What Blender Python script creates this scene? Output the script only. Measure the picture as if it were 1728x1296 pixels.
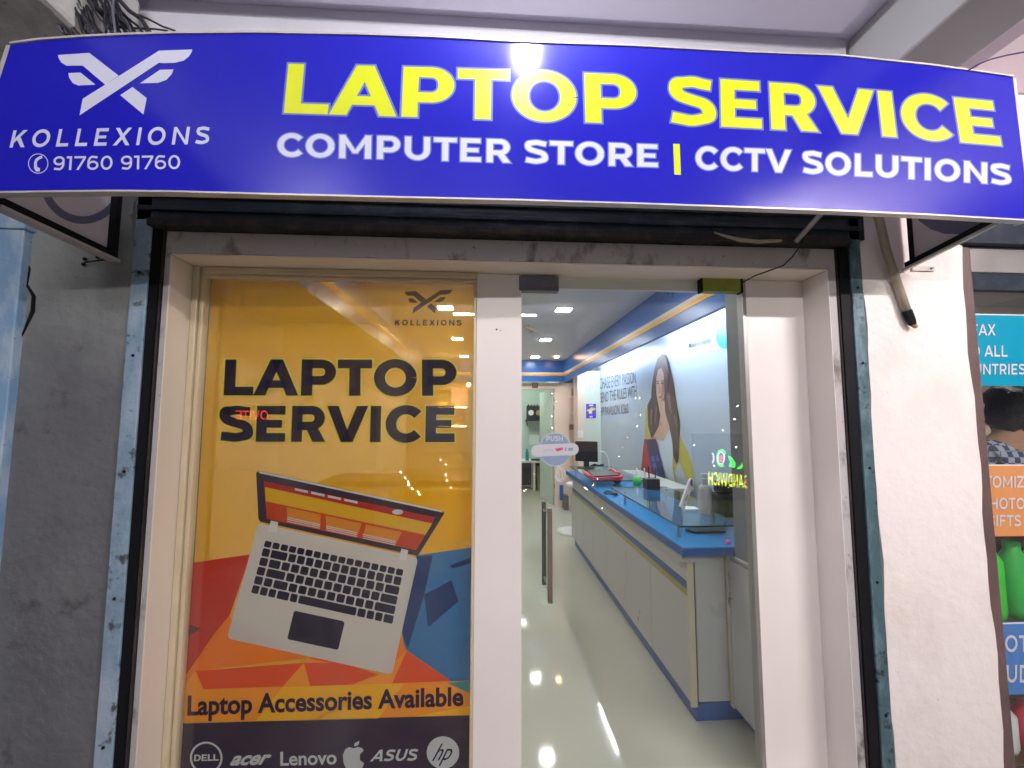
import bpy, bmesh, math, random
from mathutils import Vector, Matrix
random.seed(7)
SC = bpy.context.scene
for o in list(bpy.data.objects): bpy.data.objects.remove(o)
COL = SC.collection

# ------------------------------------------------------------------ camera
EYE = Vector((0.0, 0.0, 1.55)); FPX = 705.0
PITCH = math.atan(57/705); YAW = math.atan(41/705); ROLL = math.radians(0.13)
cam_d = bpy.data.cameras.new('camera'); cam = bpy.data.objects.new('camera', cam_d); COL.objects.link(cam)
cam_d.sensor_fit = 'HORIZONTAL'; cam_d.sensor_width = 36.0; cam_d.lens = 36.0*FPX/1728
cam_d.clip_start = 0.02; cam_d.clip_end = 200
RC = Matrix.Rotation(-YAW, 3, 'Z') @ Matrix.Rotation(math.pi/2+PITCH, 3, 'X') @ Matrix.Rotation(ROLL, 3, 'Z')
cam.matrix_world = Matrix.Translation(EYE) @ RC.to_4x4()
SC.camera = cam
# ------------------------------------------------------------------ night world, exposure
W = bpy.data.worlds.new('World'); SC.world = W; W.use_nodes = True
bg = W.node_tree.nodes['Background']; bg.inputs[0].default_value = (0.30, 0.30, 0.42, 1); bg.inputs[1].default_value = 0.10
SC.view_settings.view_transform = 'Standard'; SC.view_settings.look = 'None'
SC.view_settings.exposure = 1.0; SC.view_settings.gamma = 1.0; SC.view_settings.use_curve_mapping = False
SC.cycles.use_denoising = True
SC.cycles.max_bounces = 10; SC.cycles.transparent_max_bounces = 24
SC.cycles.sample_clamp_indirect = 6.0
# lamp strengths (built with their fixtures further down)
BULB_W = 14.5          # bulb over the sign
TUBE_R_W, TUBE_L_W, TUBE_B_W = 135.0, 66.0, 95.0   # tube lights under the arcade behind the photographer
PANEL_E = 58.0         # LED panels in the shop
COVE_E = 58.0          # tube behind the bulkhead
BACK_E = 14.0

def ray(px, py):
    return (RC @ Vector(((px-864)/FPX, -(py-648)/FPX, -1.0)))
def QY(px, py, Y): d = ray(px, py); return EYE + d*(Y/d.y)
def QX(px, py, X): d = ray(px, py); return EYE + d*(X/d.x)
def QZ(px, py, Z): d = ray(px, py); return EYE + d*((Z-EYE.z)/d.z)
def QP(px, py, p, n): d = ray(px, py); return EYE + d*((p-EYE).dot(n)/d.dot(n))

# ------------------------------------------------------------------ materials
def mat(name, col, rough=0.5, metal=0.0, amt=0.0, scale=6.0, bump=0.0, bscale=60.0, col2=None, spec=0.5,
        coat=0.0, emit=None, estr=0.0, alpha=1.0, trans=0.0, patch=0.0, detail=6):
    m = bpy.data.materials.new(name); m.use_nodes = True
    nt = m.node_tree; b = nt.nodes['Principled BSDF']; L = nt.links
    b.inputs['Base Color'].default_value = (*col, 1); b.inputs['Roughness'].default_value = rough
    b.inputs['Metallic'].default_value = metal; b.inputs['Specular IOR Level'].default_value = spec
    b.inputs['Coat Weight'].default_value = coat
    if emit: b.inputs['Emission Color'].default_value = (*emit, 1); b.inputs['Emission Strength'].default_value = estr
    b.inputs['Alpha'].default_value = alpha; b.inputs['Transmission Weight'].default_value = trans
    tc = nt.nodes.new('ShaderNodeTexCoord')
    if amt > 0 or col2:
        n = nt.nodes.new('ShaderNodeTexNoise'); n.inputs['Scale'].default_value = scale; n.inputs['Detail'].default_value = detail
        L.new(tc.outputs['Object'], n.inputs['Vector'])
        r = nt.nodes.new('ShaderNodeValToRGB')
        w = 0.12 if patch else 0.3
        c = 0.5 + (patch if patch else 0)*0.0 + (0.5-patch if patch else 0)*0.5
        r.color_ramp.elements[0].position = max(0, c-w); r.color_ramp.elements[1].position = min(1, c+w)
        c2 = col2 if col2 else tuple(x*(1-amt) for x in col)
        r.color_ramp.elements[0].color = (*col, 1) if patch else (*c2, 1)
        r.color_ramp.elements[1].color = (*c2, 1) if patch else (*col, 1)
        L.new(n.outputs['Fac'], r.inputs['Fac']); L.new(r.outputs['Color'], b.inputs['Base Color'])
        mr = nt.nodes.new('ShaderNodeMapRange'); mr.inputs['To Min'].default_value = max(0, rough-0.08); mr.inputs['To Max'].default_value = min(1, rough+0.08)
        L.new(n.outputs['Fac'], mr.inputs['Value']); L.new(mr.outputs['Result'], b.inputs['Roughness'])
    if bump > 0:
        n2 = nt.nodes.new('ShaderNodeTexNoise'); n2.inputs['Scale'].default_value = bscale; n2.inputs['Detail'].default_value = 8
        L.new(tc.outputs['Object'], n2.inputs['Vector'])
        bp = nt.nodes.new('ShaderNodeBump'); bp.inputs['Strength'].default_value = bump; bp.inputs['Distance'].default_value = 0.01
        L.new(n2.outputs['Fac'], bp.inputs['Height']); L.new(bp.outputs['Normal'], b.inputs['Normal'])
    return m

def weathered(name, layers, rough=0.8, bump=0.4, bscale=40):
    """layers: [(color, noise scale, threshold, softness)], the first is the ground coat"""
    m = bpy.data.materials.new(name); m.use_nodes = True
    nt = m.node_tree; b = nt.nodes['Principled BSDF']; L = nt.links; b.inputs['Roughness'].default_value = rough
    b.inputs['Specular IOR Level'].default_value = 0.3
    tc = nt.nodes.new('ShaderNodeTexCoord')
    cur = None; hcur = None
    for k, (c, s, th, so) in enumerate(layers):
        rgb = nt.nodes.new('ShaderNodeRGB'); rgb.outputs[0].default_value = (*c, 1)
        if k == 0: cur = rgb.outputs[0]; continue
        mp = nt.nodes.new('ShaderNodeMapping'); mp.inputs['Location'].default_value = (k*3.1, k*1.7, k*5.3)
        if isinstance(s, tuple): mp.inputs['Scale'].default_value = s; sc_ = 1.0
        else: sc_ = s
        L.new(tc.outputs['Object'], mp.inputs['Vector'])
        n = nt.nodes.new('ShaderNodeTexNoise'); n.inputs['Scale'].default_value = sc_; n.inputs['Detail'].default_value = 9; n.inputs['Roughness'].default_value = 0.62
        L.new(mp.outputs['Vector'], n.inputs['Vector'])
        mr = nt.nodes.new('ShaderNodeMapRange'); mr.inputs['From Min'].default_value = th-so; mr.inputs['From Max'].default_value = th+so
        L.new(n.outputs['Fac'], mr.inputs['Value'])
        mx = nt.nodes.new('ShaderNodeMix'); mx.data_type = 'RGBA'
        L.new(mr.outputs['Result'], mx.inputs['Factor']); L.new(cur, mx.inputs['A']); L.new(rgb.outputs[0], mx.inputs['B'])
        cur = mx.outputs['Result']
    L.new(cur, b.inputs['Base Color'])
    n2 = nt.nodes.new('ShaderNodeTexNoise'); n2.inputs['Scale'].default_value = bscale; n2.inputs['Detail'].default_value = 9
    L.new(tc.outputs['Object'], n2.inputs['Vector'])
    bp = nt.nodes.new('ShaderNodeBump'); bp.inputs['Strength'].default_value = bump; bp.inputs['Distance'].default_value = 0.012
    L.new(n2.outputs['Fac'], bp.inputs['Height']); L.new(bp.outputs['Normal'], b.inputs['Normal'])
    return m

def film(name, col, opac=0.75):
    m = bpy.data.materials.new(name); m.use_nodes = True; nt = m.node_tree; L = nt.links
    nt.nodes.remove(nt.nodes['Principled BSDF']); out = nt.nodes['Material Output']
    d = nt.nodes.new('ShaderNodeBsdfDiffuse'); t = nt.nodes.new('ShaderNodeBsdfTranslucent'); tr = nt.nodes.new('ShaderNodeBsdfTransparent')
    d.inputs[0].default_value = (*col, 1); t.inputs[0].default_value = (*col, 1)
    tr.inputs[0].default_value = tuple(0.55+0.45*min(1, c*1.1) for c in col)+(1,)
    a = nt.nodes.new('ShaderNodeMixShader'); a.inputs[0].default_value = 0.35
    b = nt.nodes.new('ShaderNodeMixShader'); b.inputs[0].default_value = opac
    L.new(d.outputs[0], a.inputs[1]); L.new(t.outputs[0], a.inputs[2]); L.new(tr.outputs[0], b.inputs[1]); L.new(a.outputs[0], b.inputs[2])
    L.new(b.outputs[0], out.inputs[0]); return m

def glassm(name, tint=(0.93, 0.97, 0.95), refl=1.0, dirt=0.0, ior=1.5):
    m = bpy.data.materials.new(name); m.use_nodes = True; nt = m.node_tree; L = nt.links
    nt.nodes.remove(nt.nodes['Principled BSDF']); out = nt.nodes['Material Output']
    g = nt.nodes.new('ShaderNodeBsdfGlossy'); g.inputs['Roughness'].default_value = 0.0; g.inputs[0].default_value = (refl, refl, refl, 1)
    tr = nt.nodes.new('ShaderNodeBsdfTransparent'); tr.inputs[0].default_value = (*tint, 1)
    f = nt.nodes.new('ShaderNodeFresnel'); ge = nt.nodes.new('ShaderNodeNewGeometry'); io = nt.nodes.new('ShaderNodeMapRange')
    io.inputs['To Min'].default_value = ior; io.inputs['To Max'].default_value = 1/ior   # both faces of the pane reflect alike
    L.new(ge.outputs['Backfacing'], io.inputs['Value']); L.new(io.outputs['Result'], f.inputs['IOR'])
    mx = nt.nodes.new('ShaderNodeMixShader'); L.new(f.outputs[0], mx.inputs[0]); L.new(tr.outputs[0], mx.inputs[1]); L.new(g.outputs[0], mx.inputs[2])
    last = mx.outputs[0]
    if dirt:
        d = nt.nodes.new('ShaderNodeBsdfDiffuse'); d.inputs[0].default_value = (0.8, 0.8, 0.8, 1)
        tc = nt.nodes.new('ShaderNodeTexCoord'); n = nt.nodes.new('ShaderNodeTexNoise'); n.inputs['Scale'].default_value = 3
        L.new(tc.outputs['Object'], n.inputs['Vector'])
        mr = nt.nodes.new('ShaderNodeMapRange'); mr.inputs['From Min'].default_value = 0.4; mr.inputs['From Max'].default_value = 0.8; mr.inputs['To Max'].default_value = dirt
        L.new(n.outputs['Fac'], mr.inputs['Value'])
        m2 = nt.nodes.new('ShaderNodeMixShader'); L.new(mr.outputs['Result'], m2.inputs[0]); L.new(last, m2.inputs[1]); L.new(d.outputs[0], m2.inputs[2]); last = m2.outputs[0]
    L.new(last, out.inputs[0]); return m
def emis(name, col, s):
    m = bpy.data.materials.new(name); m.use_nodes = True; nt = m.node_tree
    b = nt.nodes['Principled BSDF']; b.inputs['Base Color'].default_value = (*[min(.8, c) for c in col], 1)
    b.inputs['Emission Color'].default_value = (*col, 1); b.inputs['Emission Strength'].default_value = s; return m

M = {}
M['laminate'] = mat('white_laminate', (0.78, 0.73, 0.705), 0.38, amt=0.07, scale=2.5, bump=0.03, bscale=25)
M['laminate_warm_glow'] = mat('white_laminate_warm_glow', (0.74, 0.66, 0.55), 0.4, amt=0.08, scale=3, bump=0.03, bscale=25)  # white laminate with the warm interior reflection mixed into its colour
M['moulding'] = mat('cream_moulding', (0.60, 0.50, 0.33), 0.35, amt=0.15, scale=9)
M['casing'] = weathered('dirty_grey_casing', [((0.42, 0.40, 0.40), 0, 0, 0), ((0.16, 0.14, 0.12), (9, 9, 5), 0.60, 0.06), ((0.25, 0.12, 0.06), 40, 0.68, 0.03)], 0.6, 0.25, 60)
M['channel'] = weathered('chipped_blue_steel', [((0.20, 0.30, 0.38), 0, 0, 0), ((0.34, 0.42, 0.52), (5, 5, 2.5), 0.5, 0.08), ((0.07, 0.08, 0.08), 16, 0.60, 0.04), ((0.30, 0.24, 0.15), 30, 0.70, 0.03)], 0.45, 0.5, 30)
M['channel_dark'] = weathered('chipped_teal_steel', [((0.055, 0.105, 0.12), 0, 0, 0), ((0.16, 0.24, 0.29), (6, 6, 2), 0.57, 0.06), ((0.02, 0.02, 0.02), 20, 0.62, 0.04)], 0.5, 0.5, 30)
M['blue_steel'] = weathered('light_blue_painted_steel', [((0.22, 0.36, 0.55), 0, 0, 0), ((0.38, 0.50, 0.62), (8, 8, 4), 0.55, 0.06), ((0.08, 0.08, 0.09), 18, 0.68, 0.03)], 0.4, 0.4, 35)
M['black'] = mat('black_rubber', (0.006, 0.006, 0.008), 0.6, spec=0.15)
M['housing'] = weathered('dark_navy_steel', [((0.010, 0.018, 0.030), 0, 0, 0), ((0.03, 0.04, 0.05), 8, 0.58, 0.08)], 0.5, 0.3, 20)
M['rust'] = weathered('rusty_strip', [((0.022, 0.018, 0.02), 0, 0, 0), ((0.045, 0.035, 0.03), (14, 14, 4), 0.52, 0.08)], 0.8, 0.6, 60)
M['plaster_grey'] = weathered('grey_painted_plaster', [((0.125, 0.130, 0.140), 0, 0, 0), ((0.17, 0.175, 0.18), 3, 0.55, 0.12), ((0.09, 0.09, 0.09), 9, 0.66, 0.06)], 0.6, 0.55, 22)
M['plaster_pale'] = weathered('pale_grey_plaster', [((0.26, 0.28, 0.27), 0, 0, 0), ((0.16, 0.17, 0.17), (4, 4, 2), 0.52, 0.1), ((0.34, 0.35, 0.33), 7, 0.62, 0.06)], 0.75, 0.7, 20)
pm = M['plaster_left'] = weathered('grey_plaster_lit_top', [((0.12, 0.125, 0.135), 0, 0, 0), ((0.15, 0.155, 0.16), 3, 0.55, 0.12), ((0.07, 0.07, 0.07), 9, 0.66, 0.06)], 0.6, 0.6, 22)
nt = pm.node_tree; b = nt.nodes['Principled BSDF']; old = b.inputs['Base Color'].links[0].from_socket      # light on the upper pier, painted in as a paler top
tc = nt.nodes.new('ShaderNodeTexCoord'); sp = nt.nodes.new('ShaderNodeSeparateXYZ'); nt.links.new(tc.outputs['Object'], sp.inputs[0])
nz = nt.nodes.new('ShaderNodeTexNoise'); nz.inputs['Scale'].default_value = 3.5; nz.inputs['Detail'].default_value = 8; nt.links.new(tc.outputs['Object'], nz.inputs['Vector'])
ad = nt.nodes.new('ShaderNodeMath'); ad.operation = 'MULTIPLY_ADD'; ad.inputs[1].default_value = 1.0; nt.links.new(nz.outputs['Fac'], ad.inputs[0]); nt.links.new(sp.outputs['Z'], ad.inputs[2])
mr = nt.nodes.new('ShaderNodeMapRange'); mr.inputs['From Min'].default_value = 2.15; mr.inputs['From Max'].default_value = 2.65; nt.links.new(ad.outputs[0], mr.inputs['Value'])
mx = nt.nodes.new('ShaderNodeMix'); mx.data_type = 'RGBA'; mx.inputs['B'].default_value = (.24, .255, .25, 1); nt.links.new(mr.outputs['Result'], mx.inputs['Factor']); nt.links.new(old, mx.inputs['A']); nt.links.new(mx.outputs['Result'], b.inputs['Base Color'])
M['plaster_pink'] = weathered('off_white_plaster', [((0.74, 0.69, 0.665), 0, 0, 0), ((0.68, 0.62, 0.585), 3.2, 0.58, 0.10), ((0.38, 0.28, 0.19), 2.2, 0.745, 0.012), ((0.50, 0.44, 0.38), 18, 0.72, 0.03)], 0.72, 0.45, 18)
M['brown_edge'] = mat('brown_painted_edge', (0.14, 0.09, 0.085), 0.5, amt=0.4, scale=10, bump=0.2)
M['ceiling_out'] = mat('lavender_ceiling_paint', (0.72, 0.70, 0.84), 0.8, amt=0.1, scale=2, bump=0.1, bscale=12)
M['beam_grey'] = mat('grey_beam_paint', (0.46, 0.46, 0.48), 0.8, amt=0.12, scale=3, bump=0.1, bscale=15)
M['wall_over'] = mat('pale_wall_over_sign', (0.66, 0.64, 0.70), 0.8, amt=0.1, scale=2, bump=0.15, bscale=14)
M['slab_pink'] = mat('pink_white_ceiling', (0.82, 0.73, 0.77), 0.8, amt=0.06, scale=2)
M['sign_blue'] = mat('blue_flex_vinyl', (0.010, 0.010, 0.36), 0.16, amt=0.06, scale=3, bump=0.05, bscale=6, spec=0.5)
M['sign_yellow'] = mat('yellow_vinyl', (0.52, 0.57, 0.0), 0.4)
M['sign_white'] = mat('white_vinyl', (0.50, 0.52, 0.63), 0.4)
M['sign_grey'] = mat('grey_outline_vinyl', (0.10, 0.14, 0.38), 0.4)
M['sign_rim'] = mat('zinc_frame', (0.55, 0.52, 0.48), 0.45, metal=0.3, amt=0.3, scale=14)
M['flex_back'] = mat('off_white_flex', (0.58, 0.53, 0.53), 0.55, amt=0.12, scale=4)
M['flex_grey'] = mat('grey_flex_print', (0.12, 0.12, 0.19), 0.55)
M['pavement'] = weathered('concrete_pavement', [((0.22, 0.21, 0.2), 0, 0, 0), ((0.14, 0.13, 0.13), 4, 0.55, 0.1)], 0.7, 0.4, 30)
M['floor_in'] = mat('cream_vitrified_tile', (0.46, 0.44, 0.37), 0.05, amt=0.07, scale=1.5, spec=0.6)
M['wall_in'] = mat('shop_wall_white', (0.70, 0.71, 0.68), 0.6, amt=0.04, scale=2)
M['wall_green'] = mat('greenish_white_paint', (0.56, 0.63, 0.57), 0.6, amt=0.06, scale=2)
M['wall_peach'] = mat('peach_white_paint', (0.72, 0.56, 0.47), 0.6, amt=0.05, scale=2)
M['wall_grey'] = mat('grey_wall_panel', (0.16, 0.17, 0.18), 0.5, amt=0.08, scale=2)  # plain grey for wall panels and partition
M['ceil_in'] = mat('shop_ceiling_white', (0.62, 0.64, 0.68), 0.7)
M['band_blue'] = mat('blue_gloss_band', (0.012, 0.12, 0.46), 0.3, amt=0.05, scale=1.5)
M['band_orange'] = mat('orange_stripe', (0.75, 0.38, 0.04), 0.35)
M['band_white'] = mat('white_stripe', (0.70, 0.62, 0.50), 0.35)
M['counter_top'] = mat('sky_blue_laminate', (0.015, 0.24, 0.66), 0.25, amt=0.05, scale=2)
M['counter_edge'] = mat('blue_laminate_edge', (0.012, 0.08, 0.30), 0.35)
M['counter_white'] = mat('counter_white_laminate', (0.47, 0.47, 0.46), 0.3, amt=0.04, scale=3)
M['counter_cream'] = mat('cream_edge_strip', (0.55, 0.50, 0.36), 0.4)
M['counter_olive'] = mat('mustard_stripe', (0.33, 0.30, 0.06), 0.4)
M['seam'] = mat('dark_seam', (0.08, 0.07, 0.06), 0.8)
M['steel'] = mat('brushed_steel', (0.52, 0.50, 0.48), 0.28, metal=0.9, amt=0.2, scale=(20))
M['dark_steel'] = mat('dark_steel', (0.12, 0.11, 0.10), 0.35, metal=0.5, amt=.2, scale=20)
M['bronze'] = mat('bronze_steel', (0.34, 0.26, 0.23), 0.32, metal=0.8, amt=0.2, scale=20)
M['fitting'] = mat('grey_patch_fitting', (0.16, 0.155, 0.20), 0.45, metal=0.3, amt=0.2, scale=20)
M['fitting_yellow_lit'] = mat('patch_fitting_yellow_lit', (0.30, 0.33, 0.05), 0.4, metal=0.3, amt=0.4, scale=20)  # yellow reflection on the fitting put into its base colour
M['alu'] = mat('grey_aluminium', (0.36, 0.35, 0.34), 0.4, metal=0.6, amt=0.2, scale=10)
M['glass'] = glassm('clear_glass', (0.95, 0.975, 0.965), dirt=0.02)
M['glass_green'] = glassm('green_tinted_glass', (0.72, 0.86, 0.84))
M['glass_edge'] = mat('dark_glass_edge', (0.005, 0.02, 0.02), 0.15)
M['plastic_black'] = mat('black_plastic', (0.012, 0.012, 0.014), 0.35)
M['screen'] = mat('dark_screen', (0.006, 0.008, 0.014), 0.3, spec=.25)
M['plastic_white'] = mat('white_plastic', (0.72, 0.72, 0.74), 0.35)
M['plastic_red'] = mat('red_plastic', (0.62, 0.04, 0.07), 0.35)
M['plastic_pink'] = mat('pink_rubber', (0.75, 0.12, 0.35), 0.45)
M['plastic_green'] = mat('green_plastic', (0.04, 0.45, 0.08), 0.3)
M['plastic_teal'] = mat('teal_plastic', (0.0, 0.25, 0.33), 0.3)
M['liquid'] = mat('pink_liquid', (0.65, 0.22, 0.22), 0.3)
M['bottle'] = mat('frosted_plastic', (0.55, 0.55, 0.55), 0.35, alpha=0.7)
M['dark_grey'] = mat('dark_grey_laminate', (0.08, 0.085, 0.08), 0.5, amt=0.1)
M['cardboard'] = mat('cardboard', (0.34, 0.22, 0.11), 0.8, amt=0.15)
M['cable'] = mat('black_cable', (0.010, 0.010, 0.016), 0.5)
M['cable_grey'] = mat('grey_cable', (0.10, 0.10, 0.14), 0.55)
M['cable_purple'] = mat('purple_cable', (0.10, 0.03, 0.20), 0.5)
M['conduit'] = mat('cream_conduit', (0.36, 0.31, 0.24), 0.5, amt=0.4, scale=15)
M['gold'] = mat('gold_paint', (0.62, 0.40, 0.06), 0.35, metal=0.5)
M['wood'] = mat('brown_wood', (0.16, 0.07, 0.03), 0.45, amt=0.4, scale=12)
M['skin'] = mat('skin', (0.32, 0.17, 0.10), 0.5, amt=0.06)
M['hair'] = mat('dark_hair', (0.018, 0.013, 0.011), 0.5, amt=0.5, scale=60, bump=0.8, bscale=120)
M['trousers'] = mat('dark_trousers', (0.03, 0.03, 0.04), 0.8, amt=0.2, scale=40)

# ------------------------------------------------------------------ mesh helpers
class MB:
    def __init__(s): s.v = []; s.f = []
    def poly(s, pts):
        n = len(s.v); s.v += [tuple(p) for p in pts]; s.f.append(tuple(range(n, n+len(pts)))); return s
    def hexa(s, p):   # 8 points: bottom 4, top 4
        n = len(s.v); s.v += [tuple(q) for q in p]
        for f in ((3,2,1,0),(4,5,6,7),(0,1,5,4),(1,2,6,5),(2,3,7,6),(3,0,4,7)): s.f.append(tuple(n+i for i in f))
        return s
    def box(s, x0, x1, y0, y1, z0, z1):
        return s.hexa([(x0,y0,z0),(x1,y0,z0),(x1,y1,z0),(x0,y1,z0),(x0,y0,z1),(x1,y0,z1),(x1,y1,z1),(x0,y1,z1)])
    def prism(s, pts, d):  # pts 3D polygon, extruded by vector d
        n = len(s.v); k = len(pts); d = Vector(d); s.v += [tuple(p) for p in pts]+[tuple(Vector(p)+d) for p in pts]
        s.f.append(tuple(range(n+k-1, n-1, -1))); s.f.append(tuple(range(n+k, n+2*k)))
        for i in range(k): j = (i+1) % k; s.f.append((n+i, n+j, n+k+j, n+k+i))
        return s
    def tube(s, path, r, seg=8, cap=True):
        path = [Vector(p) for p in path]; rs = r if isinstance(r, (list, tuple)) else [r]*len(path); base = len(s.v)
        up = Vector((0.13, 0.31, 0.94))
        for i, p in enumerate(path):
            t = (path[min(i+1, len(path)-1)]-path[max(i-1, 0)]).normalized()
            a = t.cross(up)
            if a.length < 1e-3: a = t.cross(Vector((1, 0, 0)))
            a.normalize(); b = t.cross(a); up = b*-1 if False else up
            for k in range(seg):
                th = 2*math.pi*k/seg; s.v.append(tuple(p+(a*math.cos(th)+b*math.sin(th))*rs[i]))
        for i in range(len(path)-1):
            for k in range(seg):
                k2 = (k+1) % seg; s.f.append((base+i*seg+k, base+i*seg+k2, base+(i+1)*seg+k2, base+(i+1)*seg+k))
        if cap:
            s.f.append(tuple(base+k for k in range(seg-1, -1, -1))); s.f.append(tuple(base+(len(path)-1)*seg+k for k in range(seg)))
        return s
    def lathe(s, prof, c, seg=20):
        base = len(s.v); c = Vector(c)
        for (r, z) in prof:
            for k in range(seg): th = 2*math.pi*k/seg; s.v.append((c.x+r*math.cos(th), c.y+r*math.sin(th), c.z+z))
        for i in range(len(prof)-1):
            for k in range(seg): k2 = (k+1) % seg; s.f.append((base+i*seg+k, base+i*seg+k2, base+(i+1)*seg+k2, base+(i+1)*seg+k))
        s.f.append(tuple(base+k for k in range(seg-1, -1, -1))); s.f.append(tuple(base+(len(prof)-1)*seg+k for k in range(seg)))
        return s
    def ball(s, c, r, seg=10, sz=(1, 1, 1)):
        prof = []; base = len(s.v); c = Vector(c)
        for i in range(seg+1):
            ph = math.pi*i/seg
            for k in range(seg*2):
                th = math.pi*k/seg; s.v.append((c.x+r*sz[0]*math.sin(ph)*math.cos(th), c.y+r*sz[1]*math.sin(ph)*math.sin(th), c.z-r*sz[2]*math.cos(ph)))
        w = seg*2
        for i in range(seg):
            for k in range(w): s.f.append((base+i*w+k, base+i*w+(k+1) % w, base+(i+1)*w+(k+1) % w, base+(i+1)*w+k))
        return s
    def build(s, name, m, parent=None, bevel=0, smooth=False, sub=0):
        me = bpy.data.meshes.new(name); me.from_pydata(s.v, [], s.f); me.validate(); me.update()
        me.materials.append(M[m] if isinstance(m, str) else m)
        o = bpy.data.objects.new(name, me); COL.objects.link(o)
        if smooth: me.polygons.foreach_set('use_smooth', [True]*len(me.polygons))
        if bevel:
            md = o.modifiers.new('bevel', 'BEVEL'); md.width = bevel; md.segments = 2; md.limit_method = 'ANGLE'; md.angle_limit = math.radians(40)
        if parent: o.parent = parent; o.matrix_parent_inverse = parent.matrix_basis.inverted()
        return o
def tag(o, label, cat, group=None, kind=None):
    o['label'] = label; o['category'] = cat
    if group: o['group'] = group
    if kind: o['kind'] = kind
    return o
def struct(o): o['kind'] = 'structure'; return o
def thing(name, label, cat, loc=(0, 0, 0), group=None):
    o = bpy.data.objects.new(name, None); COL.objects.link(o); o.location = loc; o.empty_display_size = .1
    return tag(o, label, cat, group)
def box(name, m, parent, x0, x1, y0, y1, z0, z1, bevel=0):
    return MB().box(x0, x1, y0, y1, z0, z1).build(name, m, parent, bevel)

# ------------------------------------------------------------------ letters (drawn stroke by stroke)
def arc(cx, cy, rx, ry, a0, a1, n=18):
    return [(cx+rx*math.cos(math.radians(a0+(a1-a0)*i/n)), cy+ry*math.sin(math.radians(a0+(a1-a0)*i/n))) for i in range(n+1)]
def catmull(P, n=6):
    P = [P[0]]+P+[P[-1]]; out = []
    for i in range(1, len(P)-2):
        for k in range(n):
            t = k/n; out.append(tuple(0.5*((2*P[i][j])+(-P[i-1][j]+P[i+1][j])*t+(2*P[i-1][j]-5*P[i][j]+4*P[i+1][j]-P[i+2][j])*t*t+(-P[i-1][j]+3*P[i][j]-3*P[i+1][j]+P[i+2][j])*t**3) for j in (0, 1)))
    out.append(P[-2]); return out
def grow(poly, d):
    if d == 0: return poly
    a = sum(poly[i][0]*poly[(i+1) % len(poly)][1]-poly[(i+1) % len(poly)][0]*poly[i][1] for i in range(len(poly)))
    s = 1 if a > 0 else -1; out = []; n = len(poly)
    for i in range(n):
        p0, p1, p2 = poly[i-1], poly[i], poly[(i+1) % n]
        e1 = Vector((p1[0]-p0[0], p1[1]-p0[1])).normalized(); e2 = Vector((p2[0]-p1[0], p2[1]-p1[1])).normalized()
        n1 = Vector((e1.y, -e1.x))*s; n2 = Vector((e2.y, -e2.x))*s; b = (n1+n2)
        if b.length < 1e-4: b = n1
        b.normalize(); k = d/max(0.45, b.dot(n1)); out.append((p1[0]+b.x*k, p1[1]+b.y*k))
    return out
def ribbon(path, wv, wh, d=0, ext=True):
    """quads along a path; wv = thickness where it runs vertically, wh where horizontally"""
    L = []; R = []; n = len(path)
    P = [Vector(p) for p in path]
    if d and ext: P[0] = P[0]-(P[1]-P[0]).normalized()*d; P[-1] = P[-1]+(P[-1]-P[-2]).normalized()*d
    for i in range(n):
        t = (P[min(i+1, n-1)]-P[max(i-1, 0)]).normalized(); w = wv*abs(t.y)+wh*abs(t.x); w = (wv*t.y*t.y+wh*t.x*t.x)/2+d
        nn = Vector((-t.y, t.x)); L.append(tuple(P[i]+nn*w)); R.append(tuple(P[i]-nn*w))
    return [[L[i], L[i+1], R[i+1], R[i]] for i in range(n-1)]
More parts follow.
